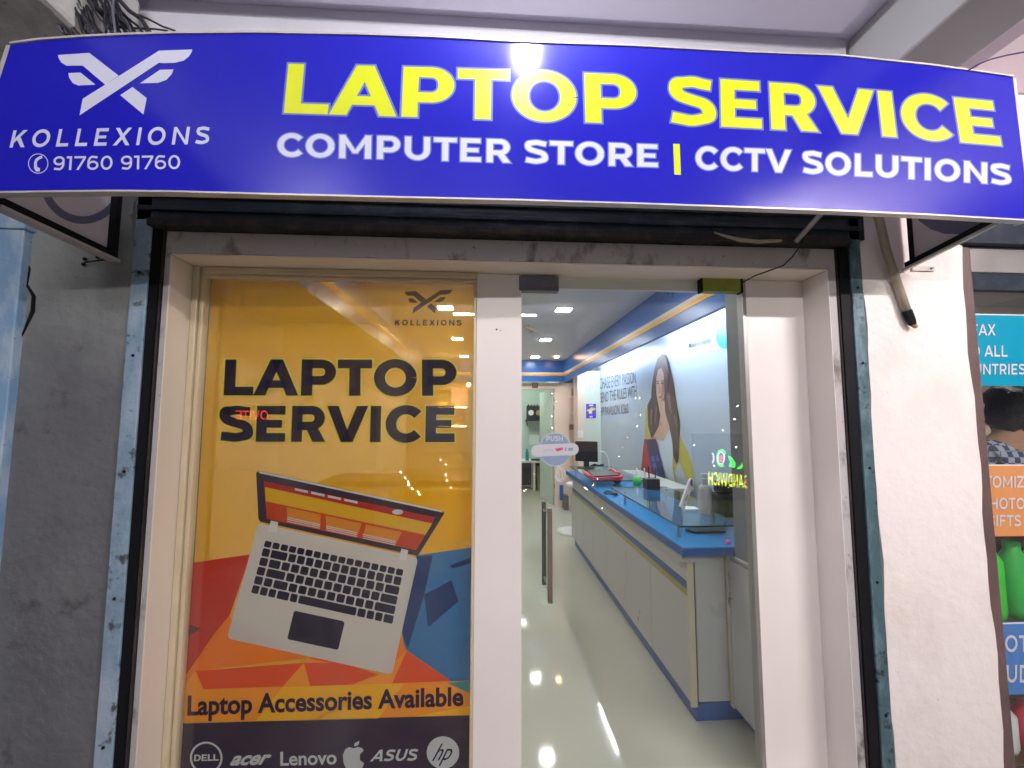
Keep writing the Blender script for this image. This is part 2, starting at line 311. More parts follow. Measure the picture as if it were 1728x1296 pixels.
def glyph(c, w, h, d=0):
    """returns (list of polygons, advance); cap height is 1"""
    S = []; lb = .105
    def st(x, y0=0, y1=1): S.append([(x, y0), (x+w, y0), (x+w, y1), (x, y1)])
    def pl(*p): S.append(list(p))
    rib = []
    G = []
    def ring(cx, rx, ry=.515, cy=.5, a0=0, a1=360):
        path = arc(cx, cy, rx-w/2, ry-h/2, a0, a1, 44)
        rib.extend(ribbon(path, w, h, d, a1-a0 < 360))
    A = 0.7
    if c == 'L': st(lb); pl((lb+w, 0), (.86, 0), (.86, h), (lb+w, h)); A = .90
    elif c == 'I': st(lb); A = lb*2+w
    elif c == '1': A = .60; st(.40-w); pl((.02, 1-h), (.40-w, 1-h), (.40-w, 1), (.02, 1)); A = .50
    elif c == 'T': A = .93; pl((.02, 1-h), (A-.02, 1-h), (A-.02, 1), (.02, 1)); st(A/2-w/2, 0, 1-h)
    elif c == 'E':
        st(lb); A = 1.0; x = .90
        pl((lb+w, 0), (x, 0), (x, h), (lb+w, h)); pl((lb+w, 1-h), (x-.02, 1-h), (x-.02, 1), (lb+w, 1)); pl((lb+w, .5-h*.45), (x-.10, .5-h*.45), (x-.10, .5+h*.45), (lb+w, .5+h*.45))
    elif c == 'F':
        st(lb); A = .95; x = .9; pl((lb+w, 1-h), (x, 1-h), (x, 1), (lb+w, 1)); pl((lb+w, .42), (x-.08, .42), (x-.08, .42+h), (lb+w, .42+h))
    elif c in 'PR':
        st(lb); A = 1.06; yb = .30 if c == 'P' else .32; R = (1-yb)/2-h/2; xr = 1.0
        path = [(lb+w*.5, 1-h/2)]+arc(xr-w/2-R*1.05, 1-h/2-R, R*1.05, R, 90, -90, 20)+[(lb+w*.5, yb+h/2)]
        rib.extend(ribbon(path, w, h, d))
        if c == 'R': A = 1.09; pl((.50, yb+.06), (.50+w*1.12, yb+.06), (1.03, 0), (1.03-w*1.22, 0))
    elif c == 'D':
        st(lb); A = 1.17; path = [(lb+w*.5, 1-h/2)]+arc(.56, .5, .50-w/2, .5-h/2, 90, -90, 24)+[(lb+w*.5, h/2)]
        rib.extend(ribbon(path, w, h, d))
    elif c == 'O': A = 1.24; ring(.62, .555)
    elif c == '0': A = 1.0; ring(.5, .43)
    elif c == 'C':
        A = 1.08; path = arc(.615, .5, .555-w/2, .515-h/2, 40, 320, 36); rib.extend(ribbon(path, w, h*1.05, d))
    elif c == 'G':
        A = 1.12; path = arc(.615, .5, .555-w/2, .515-h/2, 40, 318, 36); rib.extend(ribbon(path, w, h*1.05, d)); st(1.04-w, .12, .52)
    elif c == 'S':
        A = .96; t = h/2
        P = [(.845, .845), (.68, .965-t*.95), (.49, 1.005-t), (.30, .975-t*.95), (.175, .855), (.155, .715), (.25, .60), (.47, .525), (.70, .455), (.80, .34), (.80, .195), (.67, .045+t*.9), (.47, -.005+t), (.25, .035+t*.9), (.085, .155)]
        rib.extend(ribbon(catmull(P, 5), w*.98, h*1.02, d))
    elif c == 'A':
        A = 1.16; cx = .58; a = w*.56
        pl((0, 0), (w*1.08, 0), (cx+a*.9, 1), (cx-a, 1)); pl((A, 0), (A-w*1.08, 0), (cx-a*.9, 1), (cx+a, 1)); pl((.24, .21), (.92, .21), (.92-.07, .21+h*.88), (.31, .21+h*.88))
    elif c == 'V':
        A = 1.12; cx = .56; a = w*.56
        pl((0, 1), (w*1.08, 1), (cx+a*.8, 0), (cx-a, 0)); pl((A, 1), (A-w*1.08, 1), (cx-a*.8, 0), (cx+a, 0))
    elif c == 'W':
        A = 1.70; 
        for x0, x1 in ((0, .42), (.85-w*.5, .42), (.85-w*.5, 1.28), (1.70-w, 1.28)): pl((x0, 1), (x0+w*1.0, 1), (x1+w*.5, 0), (x1-w*.5, 0))
    elif c == 'X':
        A = 1.08; pl((.02, 1), (.02+w*1.25, 1), (A-.02, 0), (A-.02-w*1.25, 0)); pl((A-.03, 1), (A-.03-w*1.22, 1), (0, 0), (w*1.25, 0))
    elif c == 'Y':
        A = 1.02; st(.51-w/2, 0, .42); pl((0, 1), (w*1.15, 1), (.51+w*.5, .36), (.51-w*.5, .36)); pl((1.02, 1), (1.02-w*1.15, 1), (.51-w*.5, .36), (.51+w*.5, .36))
    elif c == 'K':
        A = 1.08; st(lb); pl((lb+w, .26), (lb+w, .26+w*1.25), (1.0-w*1.25, 1), (1.02, 1)); pl((.42, .50), (.42+w*.95, .50+w*.8), (1.06, 0), (1.06-w*1.22, 0))
    elif c == 'N':
        A = 1.22; st(lb); st(A-lb-w); pl((lb, 1), (lb+w*.9, 1), (A-lb, 0), (A-lb-w*.9, 0))
    elif c == 'M':
        A = 1.45; st(lb); st(A-lb-w); m = A/2
        pl((lb, 1), (lb+w*.9, 1), (m+w*.35, .22), (m-w*.35, .22)); pl((A-lb, 1), (A-lb-w*.9, 1), (m-w*.35, .22), (m+w*.35, .22))
    elif c == 'U':
        A = 1.19; x0, x1 = lb+w/2, A-lb-w/2; r = (x1-x0)/2; path = [(x0, 1), (x0, .5)]+arc((x0+x1)/2, .43, r, .43-h/2, 180, 360, 24)+[(x1, .5), (x1, 1)]
        rib.extend(ribbon(path, w, h, d))
    elif c == 'H': A = 1.2; st(lb); st(A-lb-w); pl((lb+w, .5-h/2), (A-lb-w, .5-h/2), (A-lb-w, .5+h/2), (lb+w, .5+h/2))
    elif c == 'Z': A = .95; pl((.04, 0), (.91, 0), (.91, h), (.04, h)); pl((.04, 1-h), (.91, 1-h), (.91, 1), (.04, 1)); pl((.04, h*.9), (.04+w*1.2, h*.9), (.91, 1-h*.9), (.91-w*1.2, 1-h*.9))
    elif c == '7': A = .90; pl((.04, 1-h), (.88, 1-h), (.88, 1), (.04, 1)); pl((.24, 0), (.24+w*1.05, 0), (.88, 1-h), (.88-w*1.1, 1-h))
    elif c in '69':
        A = .95; P = ribbon(arc(.49, .325, .41-w/2, .335-h/2, 0, 360, 30), w, h, d, False)
        P += ribbon(catmull([(.80, .90), (.60, 1-h*.5), (.36, .93), (.19, .72), (.08+w/2, .40)], 6), w, h, d)
        rib = P if c == '6' else [[(A-.0-x, 1-y) for x, y in q] for q in P]
    elif c == '3':
        A = .9; rib = ribbon(arc(.42, .74, .36-w/2, .26-h/2, 140, -90, 20), w, h, d)+ribbon(arc(.42, .28, .40-w/2, .28-h/2, 90, -145, 22), w, h, d)
    elif c == '.': A = .33; pl((.07, 0), (.07+w, 0), (.07+w, w), (.07, w))
    elif c == ' ': A = .42
    else: A = .5
    return [(k, grow(s, d)) for k, s in enumerate(S)]+[(7, q) for q in rib], A
def word(txt, w=.22, h=.19, d=0, track=0.0, shear=0.0):
    x = 0; out = []; wi = 0
    for c in txt:
        P, A = glyph(c, w, h, d)
        wi += (c == ' ')*100
        out += [(k+wi, [(x+px+shear*py, py) for px, py in q]) for k, q in P]; x += A+track
    return out, x-track
def font_polys(txt, bold=0.0, shear=0.0, space=1.0):
    cu = bpy.data.curves.new('t', 'FONT'); cu.body = txt; cu.size = 1; cu.offset = bold; cu.shear = shear; cu.space_character = space; cu.resolution_u = 4
    ob = bpy.data.objects.new('t', cu); COL.objects.link(ob)
    dg = bpy.context.evaluated_depsgraph_get(); me = bpy.data.meshes.new_from_object(ob.evaluated_get(dg))
    P = [[(me.vertices[i].co.x, me.vertices[i].co.y) for i in p.vertices] for p in me.polygons]
    bpy.data.objects.remove(ob); bpy.data.meshes.remove(me); bpy.data.curves.remove(cu); return P
def yfit(pts):
    if len(pts) == 2:
        (a, b), (c, d_) = pts; return lambda x: b+(d_-b)*(x-a)/(c-a)
    def f(x):
        s = 0
        for i, (xi, yi) in enumerate(pts):
            t = yi
            for j, (xj, _) in enumerate(pts):
                if i != j: t *= (x-xj)/(xi-xj)
            s += t
        return s
    return f
def mapper(top, bot, xmin, xmax, q, cap=1.0):
    """(u,v) of a word -> pixel quad -> point on a surface q(px,py)"""
    tx0, tx1, bx0, bx1 = top[0][0], top[-1][0], bot[0][0], bot[-1][0]; ft, fb = yfit(top), yfit(bot)
    def f(x, y):
        u = (x-xmin)/(xmax-xmin); v = y/cap; X0 = bx0+(bx1-bx0)*u; X1 = tx0+(tx1-tx0)*u
        a, b = fb(X0), ft(X1); return q(X0+(X1-X0)*v, a+(b-a)*v)
    return f
def put(polys, f, q_step=None, eps=0.00004, nrm=Vector((0, -1, 0))):
    mb = MB()
    for k, p in enumerate(polys):
        off = nrm*(eps*(k % 40)); mb.poly([f(x, y)+off for x, y in p])
    return mb
def bounds(polys): xs = [x for p in polys for x, _ in p]; return min(xs), max(xs)
def write(name, m, parent, txt, top, bot, q, w=.22, h=.19, d=0, track=0, shear=0, ref=None, split=False, eps=0.00003, nrm=Vector((0, -1, 0))):
    P, _ = word(txt, w, h, 0, track, shear); x0, x1 = bounds([p for _, p in P])
    P, _ = word(txt, w, h, d, track, shear)
    f = mapper(top, bot, x0, x1, q)
    o = None
    for wi in sorted({k//100 for k, _ in P}):       # one object per word
        mb = MB()
        for k, p in P:
            if k//100 == wi: mb.poly([f(x, y)+nrm*(eps*(k % 100)) for x, y in p])
        o = mb.build(name, m, parent)
    return o
def write_font(name, m, parent, txt, top, bot, q, bold=0.0, shear=0.0, space=1.0, eps=0, nrm=Vector((0, -1, 0)), cap=.73):
    P = font_polys(txt, bold, shear, space); x0, x1 = bounds(P)
    return put(P, mapper(top, bot, x0, x1, q, cap), eps=eps, nrm=nrm).build(name, m, parent)
def art(name, m, parent, polys, q):
    mb = MB()
    for p in polys: mb.poly([q(x, y) for x, y in p])
    return mb.build(name, m, parent)
def arts(name, m, parent, polys, q):
    for p in polys: art(name, m, parent, [p], q)
def circ(cx, cy, rx, ry=None, n=32): ry = ry or rx; return [(cx+rx*math.cos(2*math.pi*i/n), cy+ry*math.sin(2*math.pi*i/n)) for i in range(n)]
def ringp(cx, cy, r, t, n=36, a0=0, a1=360, ry=None):
    ry = ry or r; o = []
    for i in range(n):
        a, b = math.radians(a0+(a1-a0)*i/n), math.radians(a0+(a1-a0)*(i+1)/n)
        o.append([(cx+r*math.cos(a), cy+ry*math.sin(a)), (cx+r*math.cos(b), cy+ry*math.sin(b)), (cx+(r-t)*math.cos(b), cy+(ry-t)*math.sin(b)), (cx+(r-t)*math.cos(a), cy+(ry-t)*math.sin(a))])
    return o
def C(scale, ox, oy): return lambda pts: [(ox+x*scale, oy+y*scale) for x, y in pts]

# ================================================================== THE STREET SIDE
YF, YG = 1.655, 1.80            # plane of the casing, plane of the glazing
struct(box('pavement', 'pavement', None, -8, 9, -7, YF+.02, -0.30, -0.15))
struct(box('street', 'pavement', None, -40, 40, -60, -7.001, -0.5, -0.30))

# arcade ceiling with its beams
ZC = 3.16
struct(box('arcade_ceiling', 'ceiling_out', None, -5, 2.20, -4, 2.0, ZC+.12, ZC+.3))
dropb = box('ceiling_panel', 'ceiling_out', None, -5, 1.52, 0.2, 1.60, ZC+.06, ZC+.119); struct(dropb)
# wall over the shop
wo = box('wall_above_shop', 'wall_over', None, -2.6, 1.62, YF+.03, 2.0, 2.62, ZC+.119); struct(wo)
bl = QY(1439, 93, 1.6); br = QY(1541, 100, 1.6)
beam = MB().box(1.64, 1.93, -4, 1.70, 2.99, ZC+.118).build('ceiling_beam', 'beam_grey', None, bevel=.012); struct(beam)
struct(box('pink_ceiling', 'slab_pink', None, 2.205, 7, -4, 2.4, ZC-.02, ZC+.25))
struct(box('pink_wall_above', 'slab_pink', None, 1.94, 7, 1.78, 2.0, 2.50, ZC-.025))

XPL = QY(36, 420, YF).x
# shop facade: plaster piers
lw = [(-3.4), (-1.535)]
pl = thing('plaster_pier', 'dark grey painted plaster pier left of the shop opening, cracked and with light painted in at the top', 'wall', (-1.9, YF, 0))
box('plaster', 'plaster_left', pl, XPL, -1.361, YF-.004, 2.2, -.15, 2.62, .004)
# crack
ck = MB()
cp = [QY(x, y, YF-.006) for x, y in ((46, 370), (40, 420), (50, 455), (45, 480), (57, 500), (56, 525), (40, 560), (26, 590), (22, 610))]
ck.tube(cp, [.002, .004, .003, .004, .006, .007, .003, .002, .001], 5).build('crack', 'black', pl)
rt = thing('plaster_pier', 'off-white stained plaster pier between this shop and the neighbouring shop with blue and orange posters', 'wall', (1.65, YF, 0))
def vline(px0, py0, px1, py1, Y): a = QY(px0, py0, Y); b = QY(px1, py1, Y); return (a.x+b.x)/2
XR0 = vline(1450, 436, 1505, 1290, YF); XR1 = vline(1617, 430, 1690, 1290, YF)
XL_ = QY(225, 440, YF).x
mbp = MB(); N = 26
for i in range(N):   # wavy plaster edge on both sides
    z0 = -.15+2.45*i/N; z1 = -.15+2.45*(i+1)/N
    def ed(z, s): return .006*math.sin(z*7+s)+.004*math.sin(z*19+s*2)
    mbp.hexa([(XR0+ed(z0, 1), YF-.012, z0), (XR1+ed(z0, 4), YF-.012, z0), (XR1+ed(z0, 4), 2.4, z0), (XR0+ed(z0, 1), 2.4, z0),
              (XR0+ed(z1, 1), YF-.012, z1), (XR1+ed(z1, 4), YF-.012, z1), (XR1+ed(z1, 4), 2.4, z1), (XR0+ed(z1, 1), 2.4, z1)])
me_ = mbp.build('plaster', 'plaster_pink', rt)
bmm = bmesh.new(); bmm.from_mesh(me_.data); bmesh.ops.remove_doubles(bmm, verts=bmm.verts, dist=1e-5)
dup_ = {}
for f in list(bmm.faces):
    if abs(f.normal.z) > .9 and 0 < f.calc_center_median().z+.149 and f.calc_center_median().z < 2.29: dup_.setdefault(round(f.calc_center_median().z, 3), []).append(f)
bmesh.ops.delete(bmm, geom=[f for l in dup_.values() for f in l], context='FACES_ONLY'); bmm.to_mesh(me_.data); bmm.free()
box('plaster_top', 'plaster_pink', rt, XR0+.002, XR1, YF-.010, 2.4, 2.301, 2.62)

# far-left painted steel channel of the next shop
ns = thing('steel_gate_frame', 'light blue painted steel gate frame at the far left edge beside the grey pier', 'gate frame', (-2.0, YF, 0))
XA = QY(40, 420, YF-.03).x
box('post', 'blue_steel', ns, XA-.10, XA, YF-.035, YF+.05, -.15, 2.25, .004)
box('rail', 'blue_steel', ns, XA-.60, XA+.012, YF-.045, YF+.04, 2.25, 2.36, .004)
box('lower_rail', 'blue_steel', ns, XA-.60, XA-.101, YF-.02, YF+.02, 1.95, 2.01, .003)
dk = box('neighbour_shutter', 'housing', None, -3.2, -1.70, YF+.06, YF+.2, -.15, 2.6); tag(dk, 'dark closed shutter behind the light blue steel frame at far left', 'shutter')

# rolling shutter: housing and guides
sh = thing('shutter_housing', 'dark navy steel rolling shutter box above the shop entrance under the blue sign', 'shutter box', (0, YF, 2.27))
ZH = 2.275
box('cover', 'housing', sh, -1.355, 1.60, YF-.02, 2.0, ZH+.035, 2.615)
box('bottom_rail', 'rust', sh, -1.30, 1.52, YF-.045, YF+.05, ZH+.003, ZH+.033, .003)
for zz in (2.345, 2.40): box('ridge', 'housing', sh, -1.35, 1.58, YF-.032, YF-.021, zz, zz+.018, .003)
for side, m_, lab, g0, c0 in ((-1, 'channel', 'chipped pale blue steel shutter guide beside the grey pier', None, None), (1, 'channel_dark', 'peeling teal steel shutter guide beside the off-white pier', None, None)):
    g = thing('shutter_guide', lab, 'shutter guide', (side*1.45, YF, 0))
    if side < 0: xo, xi, xg, xc = -1.360, -1.300, -1.266, -1.2
    else:
        xo, xi, xg, xc = XR0-.008, 1.529, 1.484, 1.4
    a, b = sorted((xo, xi)); box('outer_flange', m_, g, a, b, YF-.02, YF+.10, -.15, 2.62 if side > 0 else 2.50, .003)
    a, b = sorted((xi, xg)); box('slot', 'black', g, a+.0005, b-.0005, YF-.012, YF+.10, -.15, ZH+.002)
    a, b = sorted((xg, xg-side*.007)); box('lip', 'rust', g, a, b, YF-.006, YF+.028, -.15, ZH-.002, .001)
    for z in (.4, .9, 1.35, 1.78, 2.1): MB().ball(((xo+xi)/2, YF-.0205, z), .006, 4).build('rivet', 'black', g)

# shop front frame: casing, reveals, head, centre pillar, moulding
fr = thing('shopfront_frame', 'white laminate shopfront frame with centre pillar and dirty grey casing round the entrance', 'door frame', (0, YG, 0))
XJL, XJR = -1.230, 1.440; ZHD = 2.178
box('casing', 'casing', fr, -1.256, XJL-.0055, YF, YF+.12, -.15, ZHD+.0075, .002)
box('casing', 'casing', fr, XJR+.0035, 1.478, YF, YF+.12, -.15, ZHD+.0075, .002)
MB().box(-1.2555, 1.4775, YF, YF+.12, ZHD+.008, ZH-.001).build('casing', 'casing', fr, bevel=.002)
box('side_reveal', 'laminate_warm_glow', fr, XJL-.005, XJL, YF-.002, YG+.05, -.15, ZHD, .001)
box('side_reveal', 'laminate', fr, XJR, XJR+.003, YF-.002, YG+.05, -.15, ZHD, .001)
box('head_reveal', 'laminate_warm_glow', fr, XJL+.001, XJR-.001, YF-.002, YG+.05, ZHD+.001, ZHD+.006)
XP0, XP1 = QY(801, 900, YG-.012).x, QY(880, 900, YG-.012).x
box('centre_pillar', 'laminate', fr, XP0, XP1, YG-.012, YG+.09, -.15, ZHD, .002)
XD1 = vline(1252, 520, 1295, 1296, YG)
box('side_panel', 'laminate', fr, XD1+.004, XJR-.0005, YG-.004, YG+.06, -.15, ZHD, .002)
for i, (px_, py_) in enumerate(((838, 556), (845, 558))):
    p = QY(px_, py_, YG-.0125); MB().ball(p, .004-.0015*i, 5).build('screw_hole', 'black', fr)
# moulding round the poster glass
XW0 = vline(350, 480, 300, 1290, YG); XW1 = XP0-.0005
for (a, b, c, d_, e) in ((XJL, XW0-.018, -.15, ZHD, 0), (XW0-.018, XW0, -.15, ZHD, .012)):
    box('moulding', 'moulding', fr, a+.0004, b-.0004, YG-.03+e, YG+.02, c, d_, .004)
ZWT = QY(560, 474, YG).z
box('moulding', 'moulding', fr, XW0, XW1, YG-.03, YG+.02, ZWT+.014, ZHD-.0005, .004)
box('moulding', 'moulding', fr, XW0, XW1, YG-.018, YG+.02, ZWT, ZWT+.0135, .004)
box('moulding', 'moulding', fr, XW1-.013, XW1, YG-.02, YG+.02, -.15, ZWT-.0005, .004)
XW1 -= .013
box('threshold', 'laminate', fr, XJL+.001, XJR-.001, YF+.01, YG+.06, -.149, -.005)

# shop window glass with the poster film behind it
wg = box('window_glass', 'glass', None, XW0+.001, XW1-.001, YG+.0, YG+.006, -.0, ZWT-.001)
tag(wg, 'tall clear glass pane over the orange laptop service poster', 'window')

# ------------------------------------------------------------------ poster
po = thing('window_poster', 'orange laptop service window poster with a drawn open laptop and a row of brand logos', 'poster', ((XW0+XW1)/2, YG+.03, 1))
def layer(k): Y = YG+.030-.0008*k; return lambda x, y: QY(x, y, Y)
F = dict(amber=film('film_amber', (.95, .46, .010), .66), red=film('film_red', (.58, .030, .025), .82), orange=film('film_orange', (.92, .24, .012), .82), orange2=film('film_light_orange', (.95, .38, .03), .82),
         redor=film('film_vermilion', (.82, .09, .02), .84), brown=film('film_brown', (.16, .035, .02), .82), yellow=film('film_yellow', (.98, .62, .02), .82),
         blue=film('film_blue', (.005, .20, .56), .80), navy=film('film_navy', (.008, .05, .20), .78), teal=film('film_teal', (.05, .42, .42), .78),
         dark=film('film_aubergine', (.022, .012, .060), .88), ink=film('film_ink', (.012, .008, .050), .84), lime=film('film_lime', (.72, .66, .06), .75),
         silver=film('film_silver', (.68, .68, .67), .93), white=film('film_white', (.80, .78, .78), .95), slate=film('film_slate', (.05, .07, .20), .62), green=film('film_green', (.1, .55, .3), .8))
L0 = layer(0)
x0, x1 = XW0-.004, XW1+.004
MB().poly([(x0, YG+.030, -.1), (x1, YG+.030, -.1), (x1, YG+.030, ZWT+.003), (x0, YG+.030, ZWT+.003)]).build('background', F['amber'], po)
c5 = C(.3982, 280, 780)
# facets of the lower background
lx, rx = QY(300, 1296, YG).x, 0
def clipx(pts):
    o = []
    for x, y in pts: o.append((x, y))
    return o
arts('red_facet', F['red'], po, [c5([(84, 430), (360, 390), (270, 650), (165, 800), (60, 965)])], layer(1))
arts('brown_facet', F['brown'], po, [c5([(66, 690), (75, 680), (150, 703), (66, 755)])], layer(2))
arts('orange_facet', F['orange'], po, [c5([(205, 725), (265, 655), (600, 830), (125, 885), (60, 965), (60, 940)]), c5([(960, 905), (1020, 800), (990, 730), (930, 900)])], layer(2))
arts('vermilion_facet', F['redor'], po, [c5([(125, 885), (585, 850), (495, 950), (160, 962)]), c5([(585, 850), (640, 812), (900, 900), (780, 945), (612, 950)]), c5([(1020, 800), (1215, 932), (955, 945)])], layer(3))
arts('light_orange_facet', F['orange2'], po, [c5([(125, 885), (160, 962), (60, 968)]), c5([(585, 850), (612, 950), (495, 950)]), c5([(600, 830), (700, 850), (585, 850)]), c5([(900, 905), (1020, 800), (955, 945), (780, 945)])], layer(4))
arts('blue_facet', F['blue'], po, [c5([(1060, 395), (1300, 360), (1300, 930), (1215, 932), (1010, 790), (1000, 720)])], layer(1))
arts('navy_facet', F['navy'], po, [c5([(1060, 400), (1130, 395), (1095, 560), (1025, 790), (1000, 720)]), c5([(1095, 560), (1210, 500), (1240, 590), (1110, 700)]), c5([(1200, 440), (1300, 400), (1300, 425), (1220, 450)])], layer(2))
arts('teal_facet', F['teal'], po, [c5([(1190, 935), (1300, 925), (1300, 985)])], layer(5))
band = c5([(40, 968), (1300, 925), (1300, 1072), (40, 1105)])
art('caption_band', F['orange2'], po, [band], layer(4.5))
arts('band_facet', F['yellow'], po, [c5([(495, 952), (612, 949), (780, 944), (905, 940), (640, 1094), (380, 1097)]), c5([(905, 940), (1010, 937), (900, 1086), (620, 1093)]), c5([(1300, 1030), (1300, 1072), (1050, 1079)])], layer(5))
MB().poly([QY(290, 1221.5, YG+.026), QY(800, 1206.5, YG+.026), QY(800, 1400, YG+.026), QY(290, 1400, YG+.026)]).build('bottom_panel', F['dark'], po)
# outlined headline
for txt, tp, bt in (('LAPTOP', ((380.5, 606.5), (770, 607)), ((377.5, 667), (771, 668))), ('SERVICE', ((371, 685), (768, 685)), ((368, 745), (767, 746)))):
    write('headline_outline', F['lime'], po, txt, tp, bt, layer(2), w=.285, h=.24, d=.045, track=-.035)
    write('headline_letters', F['ink'], po, txt, tp, bt, layer(5), w=.285, h=.24, track=-.035)
def emblem(name, m, parent, T, q):
    P = [[(370,537),(385,460),(740,236),(895,230),(892,242),(880,262),(855,282),(815,292),(765,294),(740,292)],
         [(270,256),(415,246),(552,352),(490,394),(385,305),(310,306),(285,290),(272,268)],
         [(318,340),(375,338),(444,394),(365,398),(340,388),(322,362)],
         [(808,323),(745,325),(652,388),(735,386),(775,372),(800,345)],
         [(617,405),(683,457),(668,533),(560,443)]]
    mb = MB()
    for i, p in enumerate(P): mb.poly([q(*T(x, y))+Vector((0, -.00005*i, 0)) for x, y in p])
    return mb.build(name, m, parent)
emblem('emblem', F['slate'], po, lambda x, y: (683+(x-270)*.128, 489+(y-230)*.132), layer(3))
write('emblem_name', F['slate'], po, 'KOLLEXIONS', ((667, 539.5), (779, 540)), ((666, 549), (779, 549.5)), layer(3), w=.26, h=.22, track=.26)
# drawn laptop
art('laptop_lid', F['ink'], po, [c5([(395, 37), (1172, 205), (1181, 215), (1068, 396), (1055, 394), (400, 252), (392, 240), (382, 45)])], layer(6))
art('lid_highlight', F['white'], po, [c5([(395, 38), (1172, 205), (1172, 213), (395, 46)])], layer(7))
art('laptop_screen', F['redor'], po, [c5([(415, 80), (1140, 233), (1062, 373), (428, 240)])], layer(7))
art('screen_bar', F['yellow'], po, [c5([(420, 105), (1128, 260), (1100, 308), (422, 165)])], layer(8))
art('screen_header', F['red'], po, [c5([(415, 80), (1140, 233), (1128, 259), (419, 105)])], layer(8))
arts('screen_tab', F['white'], po, [c5([(546+i*70, 109+i*15), (602+i*70, 121+i*15), (602+i*70, 131+i*15), (546+i*70, 119+i*15)]) for i in range(4)]+[c5(circ(982, 211, 23, 11))], layer(9))
arts('screen_card', F['orange2'], po, [c5([(512, 190), (655, 222), (655, 275), (514, 245)]), c5([(677, 226), (830, 260), (812, 310), (680, 282)]), c5([(848, 264), (1000, 296), (975, 345), (836, 315)])], layer(9))
ln = []
for (ax, ay, bx, by) in ((514, 232, 652, 262), (679, 268, 810, 297), (834, 303, 973, 333)):
    for k in range(3): ln.append(c5([(ax, ay+k*8), (bx, by+k*8), (bx, by+4+k*8), (ax, ay+4+k*8)]))
arts('screen_line', F['white'], po, ln, layer(10))
art('laptop_body', F['silver'], po, [c5([(405, 262), (1050, 399), (1062, 405), (1066, 420), (962, 885), (955, 896), (942, 897), (275, 750), (265, 742), (264, 728), (388, 272), (394, 264)])], layer(6))
arts('laptop_hinge', F['white'], po, [c5([(445, 247), (476, 254), (468, 299), (432, 291)]), c5([(998, 366), (1027, 373), (1018, 418), (987, 411)])], layer(8))
art('touchpad', F['ink'], po, [c5([(549, 630), (750, 673), (757, 682), (731, 790), (724, 795), (520, 751), (515, 743), (542, 634)])], layer(7))
TLk, TRk, BRk, BLk = (418, 331), (1010, 456), (962, 690), (356, 556)
def kp(u, v): return tuple((TLk[i]*(1-u)+TRk[i]*u)*(1-v)+(BLk[i]*(1-u)+BRk[i]*u)*v for i in (0, 1))
rows = [[1]*17, [1, 2]+[1]*13, [1, 1.35]+[1]*11+[1.65], [1, 2.1]+[1]*10+[1.9], [1, 1, 1.6]+[1]*9+[2.3], [1, 1, 1, 1.55, 1, 7, 1.1, 1, 1, 1.3]]
for r, rw in enumerate(rows):
    tot = sum(rw); x = 0
    for kx in rw:
        u0 = (x+.09)/tot; u1 = (x+kx-.09)/tot; x += kx
        if r == 0: v0, v1 = .0, .115
        else: v0 = .14+(r-1)*.174; v1 = v0+.148
        du = .006; dv = .02
        pts = [kp(u0+du, v0), kp(u1-du, v0), kp(u1, v0+dv), kp(u1, v1-dv), kp(u1-du, v1), kp(u0+du, v1), kp(u0, v1-dv), kp(u0, v0+dv)]
        art('key', F['ink'], po, [c5(pts)], layer(7))
write_font('caption', F['dark'], po, 'Laptop Accessories Available', ((317, 1173), (782, 1158)), ((316, 1206.5), (782, 1190)), layer(7), bold=.030)
# brand logos along the bottom
white = F['white']
art('round_logo_ring', white, po, ringp(348, 1279, 27.5, 3.4), layer(7))
write('round_logo_letters', white, po, 'DELL', ((328, 1273.5), (369, 1272.5)), ((327, 1284.5), (369, 1283.5)), layer(7), w=.26, h=.2, track=-.12)
write_font('logo_word', white, po, 'acer', ((393, 1268), (461, 1265)), ((388, 1291), (455, 1289)), layer(7), bold=.035, shear=.35)
write_font('logo_word', white, po, 'Lenovo', ((473, 1268), (568, 1265)), ((473, 1291.5), (568, 1289)), layer(7), bold=.022)
art('fruit_logo', white, po, [c5([(795, 1212), (815, 1206), (832, 1212), (838, 1222), (822, 1238), (822, 1262), (840, 1276), (830, 1300), (812, 1312), (797, 1306), (780, 1313), (764, 1300), (752, 1272), (750, 1240), (760, 1217), (776, 1207)]), c5([(797, 1203), (800, 1190), (820, 1180), (818, 1195), (808, 1203)])], layer(7))
write('logo_word', white, po, 'ASUS', ((630, 1265.5), (706, 1263.5)), ((624, 1285), (704, 1283.5)), layer(7), w=.24, h=.2, shear=.2, track=.02)
art('disc_logo', white, po, [circ(747.5, 1270, 27.5)], layer(7))
write_font('disc_letters', F['ink'], po, 'hp', ((741, 1253), (768, 1251)), ((729, 1284), (760, 1282)), layer(8), bold=.0, shear=.25)

# ================================================================== MAIN SIGN
SP = Vector((0, 1.215, 2.4)); tl_ = Vector((-1.5, 1.17, 0)); tr_ = Vector((1.65, 1.27, 0)); sd = (tr_-tl_).normalized()
SN = Vector((sd.y, -sd.x, 0)).normalized()        # towards the street
def SQ(k): return lambda x, y: QP(x, y, SP+SN*k, SN)
sg = thing('shop_sign', 'long blue fascia sign reading laptop service in yellow above the entrance', 'sign', (0, 1.215, 2.15))
tops = [(18, 76), (60, 70), (140, 64), (215, 60.5), (300, 58), (430, 57), (600, 60), (730, 64.5), (864, 72), (960, 75.5), (1064, 79), (1264, 90), (1414, 95.5), (1564, 111), (1640, 121), (1709, 131)]
bots = [(-62, 325), (0, 323.5), (100, 322), (200, 321), (290, 322), (420, 325.5), (600, 330), (730, 333), (864, 336), (960, 339), (1064, 342), (1264, 349), (1414, 354.5), (1564, 361), (1650, 366), (1738, 371)]
q0 = SQ(0); mb = MB(); n = len(tops); VR = 8
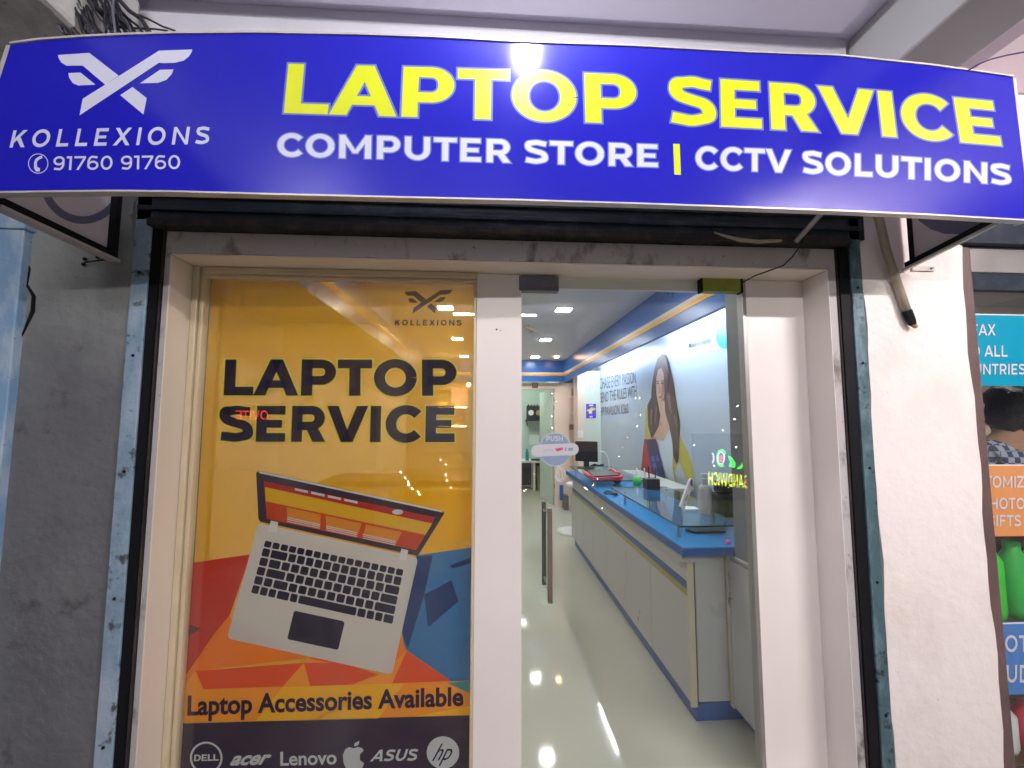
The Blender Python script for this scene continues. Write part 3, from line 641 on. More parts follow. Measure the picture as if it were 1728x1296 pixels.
for i in range(n):
    a, b = q0(*tops[i]), q0(*bots[i])
    for k in range(VR+1): mb.v.append(tuple(b+(a-b)*(k/VR)))
for i in range(n-1):
    for k in range(VR): s = i*(VR+1)+k; mb.f.append((s, s+VR+1, s+VR+2, s+1))
face = mb.build('face', 'sign_blue', sg, smooth=True)
# metal frame: underside, top lip, end caps, backing
def rimstrip(name, pts, h, dpt, m):
    mb = MB()
    for i in range(len(pts)-1):
        a, b = q0(*pts[i]), q0(*pts[i+1]); up = Vector((0, 0, h)); bk = -SN*dpt; fo = SN*.004
        mb.hexa([a+fo, b+fo, b+bk, a+bk, a+up+fo, b+up+fo, b+up+bk, a+up+bk])
    return mb.build(name, m, sg)
rimstrip('bottom_rail', [(x, y+.3) for x, y in bots], -.005, .022, 'sign_rim')
rimstrip('top_rail', [(x, y-.3) for x, y in tops], .006, .022, 'sign_rim')
a, b = q0(*tops[-1]), q0(*bots[-1]); mb = MB(); mb.prism([a+Vector((.001, 0, 0)), b+Vector((.001, 0, 0)), b+Vector((.012, 0, 0)), a+Vector((.012, 0, 0))], -SN*.045).build('end_cap', 'sign_rim', sg)
a, b = q0(*tops[0]), q0(*bots[0]); mb = MB(); mb.prism([a-Vector((.001, 0, 0)), b-Vector((.001, 0, 0)), b-Vector((.012, 0, 0)), a-Vector((.012, 0, 0))], -SN*.045).build('end_cap', 'sign_rim', sg)
mb = MB(); mb.v = []; 
bk0 = -SN*.015
for i in range(n-1):
    mb.poly([q0(*tops[i])+bk0, q0(*tops[i+1])+bk0, q0(*bots[i+1])+bk0, q0(*bots[i])+bk0])
mb.build('back_sheet', 'flex_back', sg)
# lettering
def sw(name, m, txt, top, bot, **k): return write(name, m, sg, txt, top, bot, SQ(k.pop('lay', .0012)), nrm=SN, **k)
for txt, tp, bt, nm, m_, w_, h_, tr in (
    ('LAPTOP', ((487, 107.5), (775, 115.5), (1072, 127)), ((479, 190.5), (780, 200), (1076, 209)), 'headline', 'sign_yellow', .275, .20, -.02),
    ('SERVICE', ((1129, 128), (1394, 146), (1676, 171)), ((1128, 210), (1390, 223), (1690, 246)), 'headline', 'sign_yellow', .275, .205, -.02),
    ('COMPUTER STORE', ((469, 225), (790, 233.5), (1110, 244)), ((468, 263.5), (790, 272.5), (1110, 282)), 'subline', 'sign_white', .235, .19, .03),
    ('CCTV SOLUTIONS', ((1174, 247), (1440, 259), (1706, 278)), ((1174, 285.5), (1440, 296.5), (1706, 312.5)), 'subline', 'sign_white', .235, .19, .03)):
    sw(nm+'_outline', 'sign_grey', txt, tp, bt, w=w_, h=h_, track=tr, d=.035 if nm == 'headline' else .05, lay=.0003)
    sw(nm+'_letters', m_, txt, tp, bt, w=w_, h=h_, track=tr, lay=.0007)
art('divider_bar', 'sign_yellow', sg, [[(1136, 242.5), (1147, 243), (1149, 295), (1138, 294.5)]], SQ(.0007))
sw('company_name', 'sign_white', 'KOLLEXIONS', ((22, 220), (190, 216), (355, 213.5)), ((16, 249), (190, 245.5), (352, 243)), w=.20, h=.185, track=.30, shear=0.03)
sw('phone_number', 'sign_white', '91760 91760', ((91, 264), (304, 262)), ((89, 287), (304, 285)), w=.16, h=.15, track=.035)
emblem('emblem', 'sign_white', sg, lambda x, y: (x*.3625, y*.3625), SQ(.0012))
art('phone_ring', 'sign_white', sg, ringp(64.5, 276, 17, 1.3), SQ(.0012))
art('phone_handset', 'sign_white', sg, [[(66, 264), (71, 262), (71.5, 267), (67, 268.5), (63, 272), (62, 277), (63, 282), (67.5, 284), (67, 289), (61, 289.5), (57.5, 284), (57.5, 274), (60, 268)]], SQ(.0012))

# side panels of the sign box
def side_panel(lab, X, p_rear_bot, p_rear_top, side):
    g = thing('sign_side_panel', lab, 'sign panel', (X, 1.4, 2.2))
    yr = YF-.035; 
    zf = SQ(0)(*( (-50, 325) if side < 0 else (1736, 371))).z
    zb = p_rear_bot; zt = 2.62; y0 = 1.24 if side < 0 else 1.30
    zfb = zf+.004; 
    s = -side
    MB().hexa([(X, y0, zfb), (X+side*.010, y0, zfb), (X+side*.010, yr, zb), (X, yr, zb), (X, y0, zt), (X+side*.010, y0, zt), (X+side*.010, yr, zt), (X, yr, zt)]).build('flex_sheet', 'flex_back', g)
    t = .022
    def bar(name, ya, za, yb, zb_, w, m, xo=.0):  # bar in plane X
        d = Vector((0, yb-ya, zb_-za)).normalized(); nn = Vector((0, -d.z, d.y))*w
        P = [Vector((X+s*(.002+xo), ya, za)), Vector((X+s*(.002+xo), yb, zb_)), Vector((X+s*(.002+xo), yb, zb_))+nn, Vector((X+s*(.002+xo), ya, za))+nn]
        return MB().prism(P, (s*.022, 0, 0)).build(name, m, g)
    bar('bottom_rail', y0, zfb, yr, zb, .022, 'black')
    MB().box(X-.001 if side > 0 else X+.002, X+.0245 if side < 0 else X-.024+.022, yr-.022, yr, zb+.024, zt).build('rear_rail', 'black', g)
    MB().hexa([(X-.012, y0, zfb-.011), (X+.026*s, y0, zfb-.011), (X+.026*s, yr+.01, zb-.011), (X-.012, yr+.01, zb-.011), (X-.012, y0, zfb-.001), (X+.026*s, y0, zfb-.001), (X+.026*s, yr+.01, zb-.001), (X-.012, yr+.01, zb-.001)]).build('trim', 'sign_rim', g)
    return g
XSL = QY(188, 400, YF-.04).x; XSR = QY(1536, 420, YF-.04).x
zl = QY(188, 436, YF-.035).z; zr = QY(1540, 452, YF-.035).z
gl = side_panel('white side panel with a grey ring under the left end of the blue sign', XSL, zl, 0, -1)
qs = lambda x, y: QX(x, y, XSL+.0012)
mbr = [p for p in ringp(140, 296, 75, 13, 20, 12, 168, ry=82)]
art('grey_ring', 'flex_grey', gl, mbr, qs)
gr_ = side_panel('white side panel with grey emblem under the right end of the blue sign', XSR, zr, 0, 1)
qs2 = lambda x, y: QX(x, y, XSR-.0012)
art('grey_disc', 'flex_grey', gr_, [[(1543, 355), (1690, 355), (1680, 366), (1655, 378), (1640, 388), (1620, 395), (1595, 395), (1570, 387), (1550, 372)]], qs2)
art('white_slash', 'flex_back', gr_, [[(1640, 350), (1665, 350), (1650, 372), (1625, 372)]], lambda x, y: QX(x, y, XSR-.0022))
brk = thing('angle_bracket', 'small screwed bracket fixing the right sign panel to the off-white pier', 'bracket', (XSR, YF, 2.1))
pa = QY(1540, 452, YF-.02); MB().box(pa.x, pa.x+.10, YF-.02, YF-.013, pa.z-.012, pa.z+.008).build('plate', 'sign_rim', brk)
MB().ball((pa.x+.085, YF-.022, pa.z), .005, 5).build('screw', 'steel', brk)
brk2 = thing('rod_bracket', 'thin rod and bolts fixing the left sign panel to the grey pier', 'bracket', (XSL, YF, 2.1))
MB().tube([QY(142, 443, YF-.02), QY(192, 436, YF-.02)], .003, 6).build('rod', 'black', brk2)
for x, y in ((143, 437), (141, 446), (165, 434)): MB().ball(QY(x, y, YF-.014), .007, 5).build('bolt', 'black', brk2)

# ---- cables and conduit
cd = thing('broken_conduit', 'cream conduit with a black taped end hanging down in front of the off-white pier', 'conduit', QY(1480, 362, YF-.06))
P = [QY(x, y, yy) for x, y, yy in ((1472, 330, 1.50), (1484, 372, 1.56), (1495, 420, 1.60), (1513, 475, 1.62), (1531, 527, 1.62))]
MB().tube(P, .0155, 10).build('pipe', 'conduit', cd, smooth=True)
P2 = [QY(1530, 524, 1.62), QY(1537, 540, 1.62), QY(1540, 548, 1.62)]; MB().tube(P2, [.0175, .016, .013], 8).build('tape', 'black', cd)
MB().tube([QY(1540, 547, 1.62), QY(1546, 552, 1.62)], [.011, .008], 8).build('core', 'cardboard', cd)
st_ = MB().tube([QY(1388, 358, 1.50), QY(1343, 408, 1.60)], .010, 8).build('strut', 'alu', None); tag(st_, 'thin grey strut slanting down from the sign bottom to the shutter box, right of centre', 'strut')
cb = MB().tube(catm3 := [QY(x, y, yy) for x, y, yy in ((1366, 392, 1.57), (1352, 412, 1.58), (1338, 432, 1.59), (1322, 448, 1.60), (1300, 456, 1.66), (1275, 465, 1.73), (1254, 476, 1.78))], .0028, 6).build('wire', 'cable', None); tag(cb, 'thin black wire running from the shutter box to the right door fitting', 'wire')
cc = MB().tube([QY(x, y, 1.60) for x, y in ((1205, 392), (1225, 399), (1250, 405), (1280, 408), (1318, 406))], [.003, .006, .008, .008, .006], 6).build('loose_pipe', 'conduit', None); tag(cc, 'pale bent pipe lying along the shutter box rail', 'pipe')
pw = MB().tube([QY(x, y, yy) for x, y, yy in ((1790, 84, .95), (1728, 88, 1.0), (1700, 93, 1.08), (1672, 100, 1.14), (1650, 109, 1.20), (1632, 120, 1.235))], .0022, 6).build('wire', 'cable_purple', None); tag(pw, 'thin purple wire dropping onto the top right corner of the sign', 'wire')
M['concrete_raw'] = weathered('raw_concrete', [((0.56, 0.55, 0.52), 0, 0, 0), ((0.42, 0.41, 0.39), 5, 0.52, 0.1), ((0.12, 0.12, 0.12), 14, 0.66, 0.05)], 0.85, 0.7, 22)
# concrete column and cable bundle at top left
struct(MB().box(-3.2, -1.40, -2.5, 1.64, 2.86, ZC+.055).build('concrete_beam', 'concrete_raw', None, bevel=.02))
bd = thing('cable_bundle', 'messy bundle of dark cables hanging above the left end of the blue sign', 'cable bundle', QY(150, 40, 1.55))
rnd = random.Random(3)
for k in range(95):
    t0 = rnd.uniform(0, 1); x0_ = 62+t0*118+rnd.gauss(0, 6); x1_ = 100+t0*125+rnd.gauss(0, 16)
    pts = []
    for j in range(7):
        u = j/6; x = x0_+(x1_-x0_)*u+rnd.gauss(0, 4); y = -30+u*(92+rnd.uniform(-6, 8)); pts.append(QY(x, y, 1.50+.12*math.sin(k)+.02*rnd.random()))
    MB().tube(pts, rnd.choice((.002, .003, .004, .007)), 6).build('cable', rnd.choice(('cable', 'cable', 'cable', 'cable_grey')), bd, smooth=True)
for pts_ in (((170, 38), (215, 47), (262, 49), (283, 52)), ((222, 21), (250, 32), (275, 45), (296, 52)), ((150, 30), (185, 44), (228, 50)), ((108, 30), (150, 50), (190, 58))):
    MB().tube([QY(x, y, 1.53) for x, y in pts_], .0035, 6).build('cable', 'cable', bd)

# ================================================================== GLASS DOOR
dr = thing('glass_door', 'frameless glass door with steel pull handle and push sticker, shop interior behind', 'door', (XD1, YG, 0))
ZDT = QY(1060, 470, YG).z; DX0 = XP1+.004; DX1 = XD1-.012
box('pane', 'glass', dr, DX0, DX1-.006, YG, YG+.010, -.0, ZDT)
box('hinge_stile', 'alu', dr, DX1-.005, DX1+.014, YG-.012, YG+.03, -.1, ZDT+.01, .002)
box('stile_edge', 'laminate', dr, DX1+.0145, DX1+.0155, YG-.010, YG+.03, -.1, ZDT+.01)
def patch(x0, y0, x1, y1, m, inner):
    a, b = QY(x0, y1, YG-.016), QY(x1, y0, YG-.016)
    o = box('patch_fitting', m, dr, a.x, b.x, YG-.016, YG+.026, a.z, b.z, .003)
    if inner:
        a, b = QY(x0+34, y1-5, YG-.019), QY(x1-2, y0+4, YG-.019); MB().box(a.x, b.x, YG-.019, YG-.0161, a.z, b.z).build('lock_cover', 'fitting', o, bevel=.004)
    else:
        z0, z1 = a.z, b.z
        for xa, xb, za, zb in ((a.x-.006, a.x, z0-.004, z1+.004), (b.x, b.x+.008, z0-.004, z1+.004)): box('dark_edge', 'black', o, xa, xb, YG-.018, YG+.02, za, zb)
    return o
patch(876, 466, 943, 490, 'fitting', True); patch(1186, 470, 1250, 491, 'fitting_yellow_lit', False)
# fixed head strip behind the door top
box('head_stop', 'laminate', dr, XP1+.092, DX1-.02, YG+.050, YG+.075, QY(1060, 489, YG+.05).z, ZDT+.015)
# pull handles
def pull(px0, px1, py0, py1, Y, m):
    xa = (QY((px0+px1)/2, (py0+py1)/2, Y)).x; r = (QY(px1, 900, Y).x-QY(px0, 900, Y).x)/2; z1, z0 = QY(px0, py0, Y).z, QY(px0, py1, Y).z
    r *= .82; h = MB().box(xa-r, xa+r, Y-r*1.2, Y+r*1.2, z0, z1).build('pull_handle', m, dr, bevel=.002)
    yy = YG if Y < YG else YG+.010
    for z in (z0+.035, z1-.035): MB().tube([(xa, Y, z), (xa, yy, z)], r*.6, 10).build('standoff', 'steel', h)
pull(923, 932.5, 857, 1017, YG-.06, 'bronze'); pull(913.5, 922, 846, 986, YG+.065, 'dark_steel')
# push sticker on the glass
def DQ(k): return lambda x, y: QY(x, y, YG-.0006*k)
M['st_blue'] = mat('sticker_blue', (.22, .30, .44), .5); M['st_white'] = mat('sticker_white', (.52, .53, .56), .5); M['st_grey'] = mat('sticker_grey', (.34, .40, .48), .5); M['st_red'] = mat('sticker_red', (.62, .06, .16), .5)
M['st_blue'] = M['st_blue']
stk = art('push_sticker', 'st_blue', dr, [circ(937, 758.5, 26.5, 27.5)], DQ(1))
art('sticker_ring', 'st_white', stk, ringp(937, 758.5, 27.5, 1.2, ry=28.5), DQ(1.6))
pill = arc(906, 764, 9, 11, 90, 270, 8)+arc(965, 761, 9, 11, -90, 90, 8)
art('sticker_band', 'st_white', stk, [arc(906, 760.5, 9.5, 10, 90, 270, 12)+arc(967, 758, 9.5, 10, -90, 90, 12)], DQ(2))
write('sticker_word', 'st_white', stk, 'PUSH', ((922, 736), (950, 735.5)), ((922, 744.5), (950, 744)), DQ(2.6), w=.24, h=.2)
write_font('sticker_small_print', 'st_grey', stk, 'LAPTOP', ((917, 758), (934, 758)), ((917, 762), (934, 762)), DQ(3), bold=.02)
art('sticker_swoosh', 'st_red', stk, [[(936, 757), (950, 755), (950, 759), (940, 762)]], DQ(3)); art('sticker_mark', 'st_blue', stk, [[(959, 756), (967, 755), (967, 760), (959, 761)], [(953, 755), (956, 755), (956, 761), (953, 761)]], DQ(3))
M['film_clear'] = film('clear_tag_strip', (.6, .63, .66), .45)
tgm = MB()
for off in (0, 5, -6):
    pts = [(941+off*.3, 786), (948+off, 795), (949+off*.9, 806), (944+off*.5, 813), (938+off*.2, 806), (940, 793)]
    tgm.tube([QY(x, y, YG-.004-.002*abs(off)/5) for x, y in pts], .0018, 5, False)
tgm.build('loose_strip', 'plastic_white', dr)

# little lizard on the upper glass
lz = thing('gecko', 'small brown gecko clinging to the glass door near the top left', 'gecko', QY(893, 556, YG-.004))
gk = MB().tube([QY(x, y, YG-.004) for x, y in ((883, 551.5), (886, 552), (890, 554), (895, 556), (899, 557), (903, 559.5), (907, 561))], [.003, .005, .005, .007, .006, .003, .0008], 8).build('body', 'conduit', lz, smooth=True)
for x0_, y0_, x1_, y1_ in ((889, 553, 886, 558), (890, 553, 893, 548.5), (898, 556, 900, 551), (897, 558, 895, 562)): MB().tube([QY(x0_, y0_, YG-.003), QY(x1_, y1_, YG-.0015)], .0015, 5).build('leg', 'conduit', lz)

# ================================================================== SHOP INTERIOR
YB, XWR, XWL, XB = 7.5, 1.92, -1.40, 1.37
ZCI = 2.58; ZBB = 2.20
struct(box('shop_floor', 'floor_in', None, -1.6, 2.2, YF+.122, 11.0, -.12, 0))
struct(box('shop_ceiling', 'ceil_in', None, -1.6, 2.2, YG+.08, 11.0, ZCI, ZCI+.1))
struct(box('shop_wall_right', 'wall_in', None, XWR, XWR+.12, YG+.07, YB+.12, .001, ZCI-.001))
struct(box('shop_wall_left', 'wall_in', None, -1.55, XWL, YG+.07, 10.5, .001, ZCI-.001))
XO0, XO1 = -.35, QY(936, 760, YB).x   # back room opening
OZ = QY(900, 657, YB).z
mb = MB().box(XWL+.001, XO0, YB, YB+.12, .001, ZBB-.02).box(XO1, XWR-.001, YB, YB+.12, .001, ZBB-.02).box(XO0+.0005, XO1-.0005, YB+.001, YB+.12, OZ, ZBB-.021)
struct(mb.build('shop_wall_back', 'wall_peach', None))
struct(box('front_partition', 'wall_in', None, -1.55, 2.1, YG+.1, YG+.16, ZHD+.02, ZCI-.001))
# bulkheads with stripe
def bulk(lab, x0, x1, y0, y1, face, y_stop=None):
    g = thing('bulkhead', lab, 'bulkhead', ((x0+x1)/2, (y0+y1)/2, ZBB))
    box('blue_panel', 'band_blue', g, x0, x1, y0, y1, ZBB, ZCI-.002, .002)
    e = .004
    for nm, m_, za, zb in (('white_stripe', 'band_white', 2.335, 2.362), ('orange_stripe', 'band_orange', 2.300, 2.3345)):
        if face == 'x-': box(nm, m_, g, x0-e, x0-.0005, y0, y1-(.0 if y_stop is None else 0), za, zb)
        elif face == 'x+': box(nm, m_, g, x1+.0005, x1+e, y0, y1, za, zb)
        else: box(nm, m_, g, x0+.0045, x1-.0045, y0-e, y0-.0005, za, zb)
    return g
bulk('glossy blue ceiling bulkhead with orange stripe along the right wall over the wall poster', XB, XB+.03, YG+.17, YB-.101, 'x-')
bulk('blue bulkhead with orange stripe across the back wall above the inner door', -.93, XB, YB-.10, YB-.07, 'y')
bulk('blue bulkhead with orange stripe along the left wall seen through the poster', -.96, -.931, YG+.17, YB-.101, 'x+')
bxs = thing('emergency_lamp_box', 'small dark box fixed on the blue band above the inner door', 'box', QY(903, 650, YB-.12))
a, b = QY(898, 655, YB-.13), QY(908, 645.5, YB-.13); box('case', 'plastic_black', bxs, a.x, b.x, YB-.14, YB-.105, a.z, b.z, .004); box('front_cover', 'wood', bxs, a.x+.01, b.x-.01, YB-.143, YB-.1405, a.z+.01, b.z-.01)

# ceiling LED panels
M['led'] = emis('led_panel_light', (1.0, .98, .95), PANEL_E); M['led_frame'] = M['plastic_white']
def led(x, y, lab, s=.066):
    g = thing('ceiling_light', lab, 'ceiling light', (x, y, ZCI), 'square ceiling lights in the shop')
    box('frame', 'plastic_white', g, x-s-.012, x+s+.012, y-s-.012, y+s+.012, ZCI-.006, ZCI-.0005)
    box('diffuser', 'led', g, x-s, x+s, y-s, y+s, ZCI-.010, ZCI-.0065)
rws = [('nearest to the door', 3.87), ('second from the door', 5.41), ('farthest from the door', 6.97)]
for w_, y in rws:
    led(.62+.025*y, y, 'square white ceiling light in the row over the counter aisle, '+w_)
    led(-.40, y, 'square white ceiling light seen through the poster, '+w_)
led(.76, 2.5, 'square white ceiling light just inside the glass door')
led(-.40, 2.5, 'square white ceiling light just behind the poster top')
# warm lamp glow at the back
g = thing('spot_lamp', 'small warm spot lamp at the back end of the right bulkhead', 'lamp', (1.15, 6.9, ZCI)); M['warm'] = emis('warm_lamp', (1, .55, .25), 30)
box('lens', 'warm', g, 1.12, 1.18, 6.87, 6.93, ZCI-.02, ZCI-.001)
# cove tubes behind the right bulkhead
M['cove'] = emis('cove_tube', (.93, 1.0, .95), COVE_E)
for k, (ya, yb) in enumerate(((2.9, 4.3), (5.3, 6.9))):
    g = thing('cove_tube_light', ['nearer', 'farther'][k]+' tube light hidden behind the right bulkhead above the wall poster', 'tube light', (1.6, ya, 2.4))
    MB().tube([(1.60, ya, 2.44), (1.60, yb, 2.44)], .016, 10).build('tube', 'cove', g); box('batten', 'plastic_white', g, 1.58, 1.62, ya-.03, yb+.03, 2.465, 2.50)

# wall poster on the right wall
wp = thing('wall_poster', 'huge grey wall poster of a woman in a yellow jacket holding a red laptop', 'poster', (XWR, 5, 1.2))
def WQ(k): return lambda x, y: QX(x, y, XWR-.004-.0015*k)
M['wp_bg'] = mat('poster_grey_print', (.36, .42, .50), .35, amt=.12, scale=.8)
ya = 2.75; yb = QX(1006, 700, XWR).y
box('print_sheet', 'wp_bg', wp, XWR-.0035, XWR-.0005, ya, yb, .55, ZCI-.01)
wcol = dict(hair=(.055, .025, .022), skin=(.50, .30, .22), jack=(.42, .36, .05), shirt=(.45, .52, .60), red=(.36, .02, .03), scr=(.02, .02, .09), tile=(.05, .10, .40), txt=(.045, .05, .06), blue=(.0, .28, .75), skind=(.30, .15, .11), hairl=(.16, .08, .085), lips=(.35, .08, .09))
for k, v in wcol.items(): M['wp_'+k] = mat('poster_'+k, v, .4)
c2 = C(.2161, 1060, 580)
def W_(name, m, pts, k): return arts(name, 'wp_'+m, wp, [c2(p) for p in (pts if isinstance(pts[0], list) else [pts])], WQ(k))
W_('jacket', 'jack', [[(132, 520), (150, 500), (215, 560), (235, 640), (185, 740), (132, 740)], [(345, 760), (400, 720), (460, 830), (500, 940), (527, 1110), (500, 1140), (462, 1080), (430, 1000), (395, 900), (365, 1010), (410, 1180), (400, 1290), (345, 1290), (330, 980)]], 1)
W_('shirt', 'shirt', [(200, 730), (240, 640), (330, 640), (355, 800), (345, 960), (380, 1170), (380, 1290), (200, 1290), (190, 900)], 2)
W_('hair', 'hair', [(268, 77), (300, 95), (325, 160), (345, 250), (362, 340), (372, 420), (385, 500), (405, 610), (402, 700), (385, 800), (395, 900), (380, 945), (352, 880), (343, 760), (320, 650), (280, 520), (255, 520), (245, 640), (215, 700), (180, 735), (155, 640), (150, 480), (180, 420), (184, 330), (205, 200), (230, 110)], 3)
W_('neck', 'skin', [(235, 470), (282, 440), (290, 540), (325, 660), (270, 760), (195, 735), (240, 640), (252, 560)], 4)
W_('hair_lock', 'hair', [(282, 440), (300, 560), (345, 700), (343, 760), (360, 880), (395, 890), (400, 640), (372, 440), (320, 350)], 5)
W_('face', 'skin', [(236, 200), (262, 190), (282, 205), (290, 280), (288, 360), (276, 430), (252, 476), (234, 470), (222, 400), (217, 320), (222, 240)], 6)
W_('fringe', 'hair', [(268, 77), (300, 110), (318, 220), (305, 360), (284, 470), (283, 330), (276, 230), (258, 185), (232, 205), (214, 300), (200, 320), (205, 200), (230, 110)], 7)
W_('face_shade', 'skind', [(262, 320), (284, 300), (286, 360), (268, 436), (254, 472), (258, 430)], 7)
W_('eye', 'hair', [[(222, 308), (236, 304), (238, 314), (226, 318)], [(256, 304), (278, 300), (278, 311), (260, 315)], [(220, 292), (238, 288), (238, 294), (221, 298)], [(254, 290), (280, 285), (281, 291), (256, 296)]], 8)
W_('lips', 'lips', [(236, 412), (250, 408), (264, 412), (252, 428), (240, 424)], 8)
W_('nose', 'skind', [(240, 330), (246, 372), (238, 384), (250, 388), (252, 370), (246, 330)], 8)
W_('hair_shine', 'hairl', [[(285, 120), (296, 130), (318, 230), (306, 215)], [(300, 380), (325, 390), (345, 560), (322, 520)], [(352, 560), (370, 560), (388, 640), (372, 660)], [(175, 520), (190, 510), (185, 640), (172, 620)], [(215, 480), (228, 500), (215, 640), (205, 600)]], 8)
W_('pendant', 'skind', [(246, 618), (256, 618), (256, 636), (248, 636)], 8)
W_('red_laptop', 'red', [(125, 745), (215, 740), (300, 1110), (100, 1100), (90, 1090)], 9)
W_('laptop_screen', 'scr', [(140, 755), (212, 748), (312, 1120), (290, 1140), (200, 1080)], 10)
W_('screen_tile', 'tile', [[(175, 878), (205, 876), (213, 920), (185, 922)], [(190, 930), (213, 928), (228, 990), (202, 992)], [(215, 876), (235, 874), (246, 915), (222, 918)], [(206, 1000), (230, 998), (240, 1050), (214, 1052)]], 11)
W_('hand', 'skin', [(240, 1135), (315, 1130), (312, 1145), (270, 1150)], 10)
W_('hand', 'skin', [(462, 1085), (500, 1120), (520, 1120), (505, 1150), (470, 1200), (450, 1170)], 10)
W_('jacket_blur', 'jack', [(330, 1120), (360, 1100), (372, 1140), (345, 1150)], 10)
WN = Vector((-1, 0, 0))
for i, (t_, tp, bt) in enumerate((('CHASE EVERY PASSION,', ((1012, 637), (1074, 625)), ((1012, 657), (1074, 646))), ('BEND THE RULES WITH', ((1012, 662), (1074, 649)), ((1012, 680), (1074, 669))), ('HP PAVILION X360.', ((1012, 687), (1061, 680)), ((1012, 702), (1061, 697))))):
    write_font('slogan', 'wp_txt', wp, t_, tp, bt, WQ(2), nrm=WN, bold=.001)
write_font('motto', 'wp_txt', wp, 'Make it matter.', ((1162, 577.5), (1202, 566)), ((1162, 588), (1202, 577)), WQ(2), nrm=WN, bold=.008)
art('round_logo', 'wp_blue', wp, [[(x, y) for x, y in circ(1222, 566, 14, 22)]], WQ(2))
write_font('fine_print', 'wp_red', wp, 'new collection', ((1056, 794), (1080, 799)), ((1056, 797), (1080, 802)), WQ(2), nrm=WN)
# grey panel nearer than the poster
gp = box('grey_wall_panel', 'wall_grey', None, XWR-.03, XWR-.001, YG+.17, ya-.004, .002, ZCI-.01); tag(gp, 'plain dark grey panel on the right wall between the wall poster and the door', 'wall panel')
MB().tube([(XWR-.035, 2.9, 2.3), (XWR-.04, 2.85, 2.0), (XWR-.035, 2.7, 1.85), (XWR-.035, 2.62, 1.2)], .004, 5).build('lead', 'plastic_white', gp)

# pillar & niche behind the poster
nc = thing('display_niche', 'white pillar with lit display shelves at the far right corner', 'shelving', (1.8, 7.0, 0))
xa, xb = QY(987, 700, 7.0).x, XWR-.002
box('pillar', 'wall_green', nc, xa, xb, 7.0, 7.10, .003, ZBB+.15)
box('side_board', 'wall_peach', nc, QY(973, 700, 7.1).x, xa-.001, 7.0, 7.35, .003, ZBB+.2)
for z in (1.32, 1.62, 1.92): box('shelf', 'plastic_white', nc, QY(966, 700, 7.3).x, xa-.01, 7.355, 7.48, z, z+.015)
for i, (x, z, m_, h_) in enumerate(((1.55, 1.935, 'cardboard', .14), (1.6, 1.635, 'plastic_red', .12), (1.5, 1.335, 'wood', .10))):
    o = box('gift_box', m_, None, x-.04, x+.04, 7.37, 7.45, z+.001, z+h_, .003); tag(o, ['brown gift box on the top niche shelf', 'red gift box on the middle niche shelf', 'dark wooden box on the lowest niche shelf'][i], 'box')
sw_ = box('light_switch', 'plastic_white', None, QY(975, 735, 6.99).x, QY(984, 735, 6.99).x, 6.985, 6.9995, QY(980, 739, 6.99).z, QY(980, 727, 6.99).z, .003); tag(sw_, 'white switch plate on the peach side board', 'switch')
stc = thing('purple_notice', 'small purple notice with a yellow bird drawing on the white pillar', 'notice', (1.75, 6.99, 1.6))
SQ2 = lambda k: (lambda x, y: QY(x, y, 6.995-.002*k))
M['purple'] = mat('purple_print', (.06, .04, .42), .4); M['yel'] = mat('yellow_print', (.8, .6, .08), .4)
art('border', 'plastic_white', stc, [[(988, 680.5), (1006.8, 680.5), (1007, 706.8), (988, 706.8)]], SQ2(0)); art('sheet', 'purple', stc, [[(988.8, 681.4), (1006, 681.4), (1006.2, 706), (988.8, 706)]], SQ2(1))
art('bird', 'yel', stc, [[(990, 692), (995, 690), (998, 687.5), (1005, 689), (1004, 692), (1001, 692), (999, 694), (991, 694)]], SQ2(2)); art('bird_belly', 'plastic_white', stc, [[(993, 693), (999, 693), (999, 698), (994, 698)], [(994, 683), (1001, 683), (1001, 685), (994, 685)], [(995, 702), (1000, 702), (1000, 704.5), (995, 704.5)]], SQ2(3))

# back room
struct(box('back_room_wall', 'wall_green', None, -1.399, 2.1, 9.6, 9.7, .001, ZCI-.001)); struct(box('back_room_side', 'wall_green', None, 1.32, 1.42, YB+.121, 9.599, .001, ZCI-.001))
M['backled'] = emis('back_room_light', (.85, 1.0, .9), BACK_E)
g = thing('ceiling_light', 'flat ceiling light in the back room beyond the inner door', 'ceiling light', (.5, 8.6, ZCI)); box('diffuser', 'backled', g, .2, .8, 8.4, 8.8, ZCI-.03, ZCI-.002)
idr = thing('inner_door', 'open pale green inner door with a long dark handle in the back wall', 'door', (XO1, YB+.12, 0))
hx, hy = XO1-.01, YB+.13; ex = QY(915, 760, YB+.75).x
dz = OZ-.01; d_ = Vector((ex-hx, .72, 0)); nn = Vector((d_.y, -d_.x, 0)).normalized()*.035
MB().prism([(hx, hy, .01), (ex, hy+.72, .01), (ex, hy+.72, dz), (hx, hy, dz)], nn*-1).build('leaf', 'wall_green', idr)
for za, zb in ((1.35, 1.75), (.75, 1.15)):
    a = Vector((hx, hy, 0))+d_*.72; b = Vector((hx, hy, 0))+d_*.86; o_ = nn*.3
    MB().prism([(a.x+o_.x, a.y+o_.y, za), (b.x+o_.x, b.y+o_.y, za), (b.x+o_.x, b.y+o_.y, zb), (a.x+o_.x, a.y+o_.y, zb)], nn*.2).build('handle_plate', 'alu', idr)
for z in (1.85, 1.7, 1.0, .3): box('hinge', 'wood', idr, XO1-.012, XO1-.001, YB-.006, YB+.02, z, z+.07)
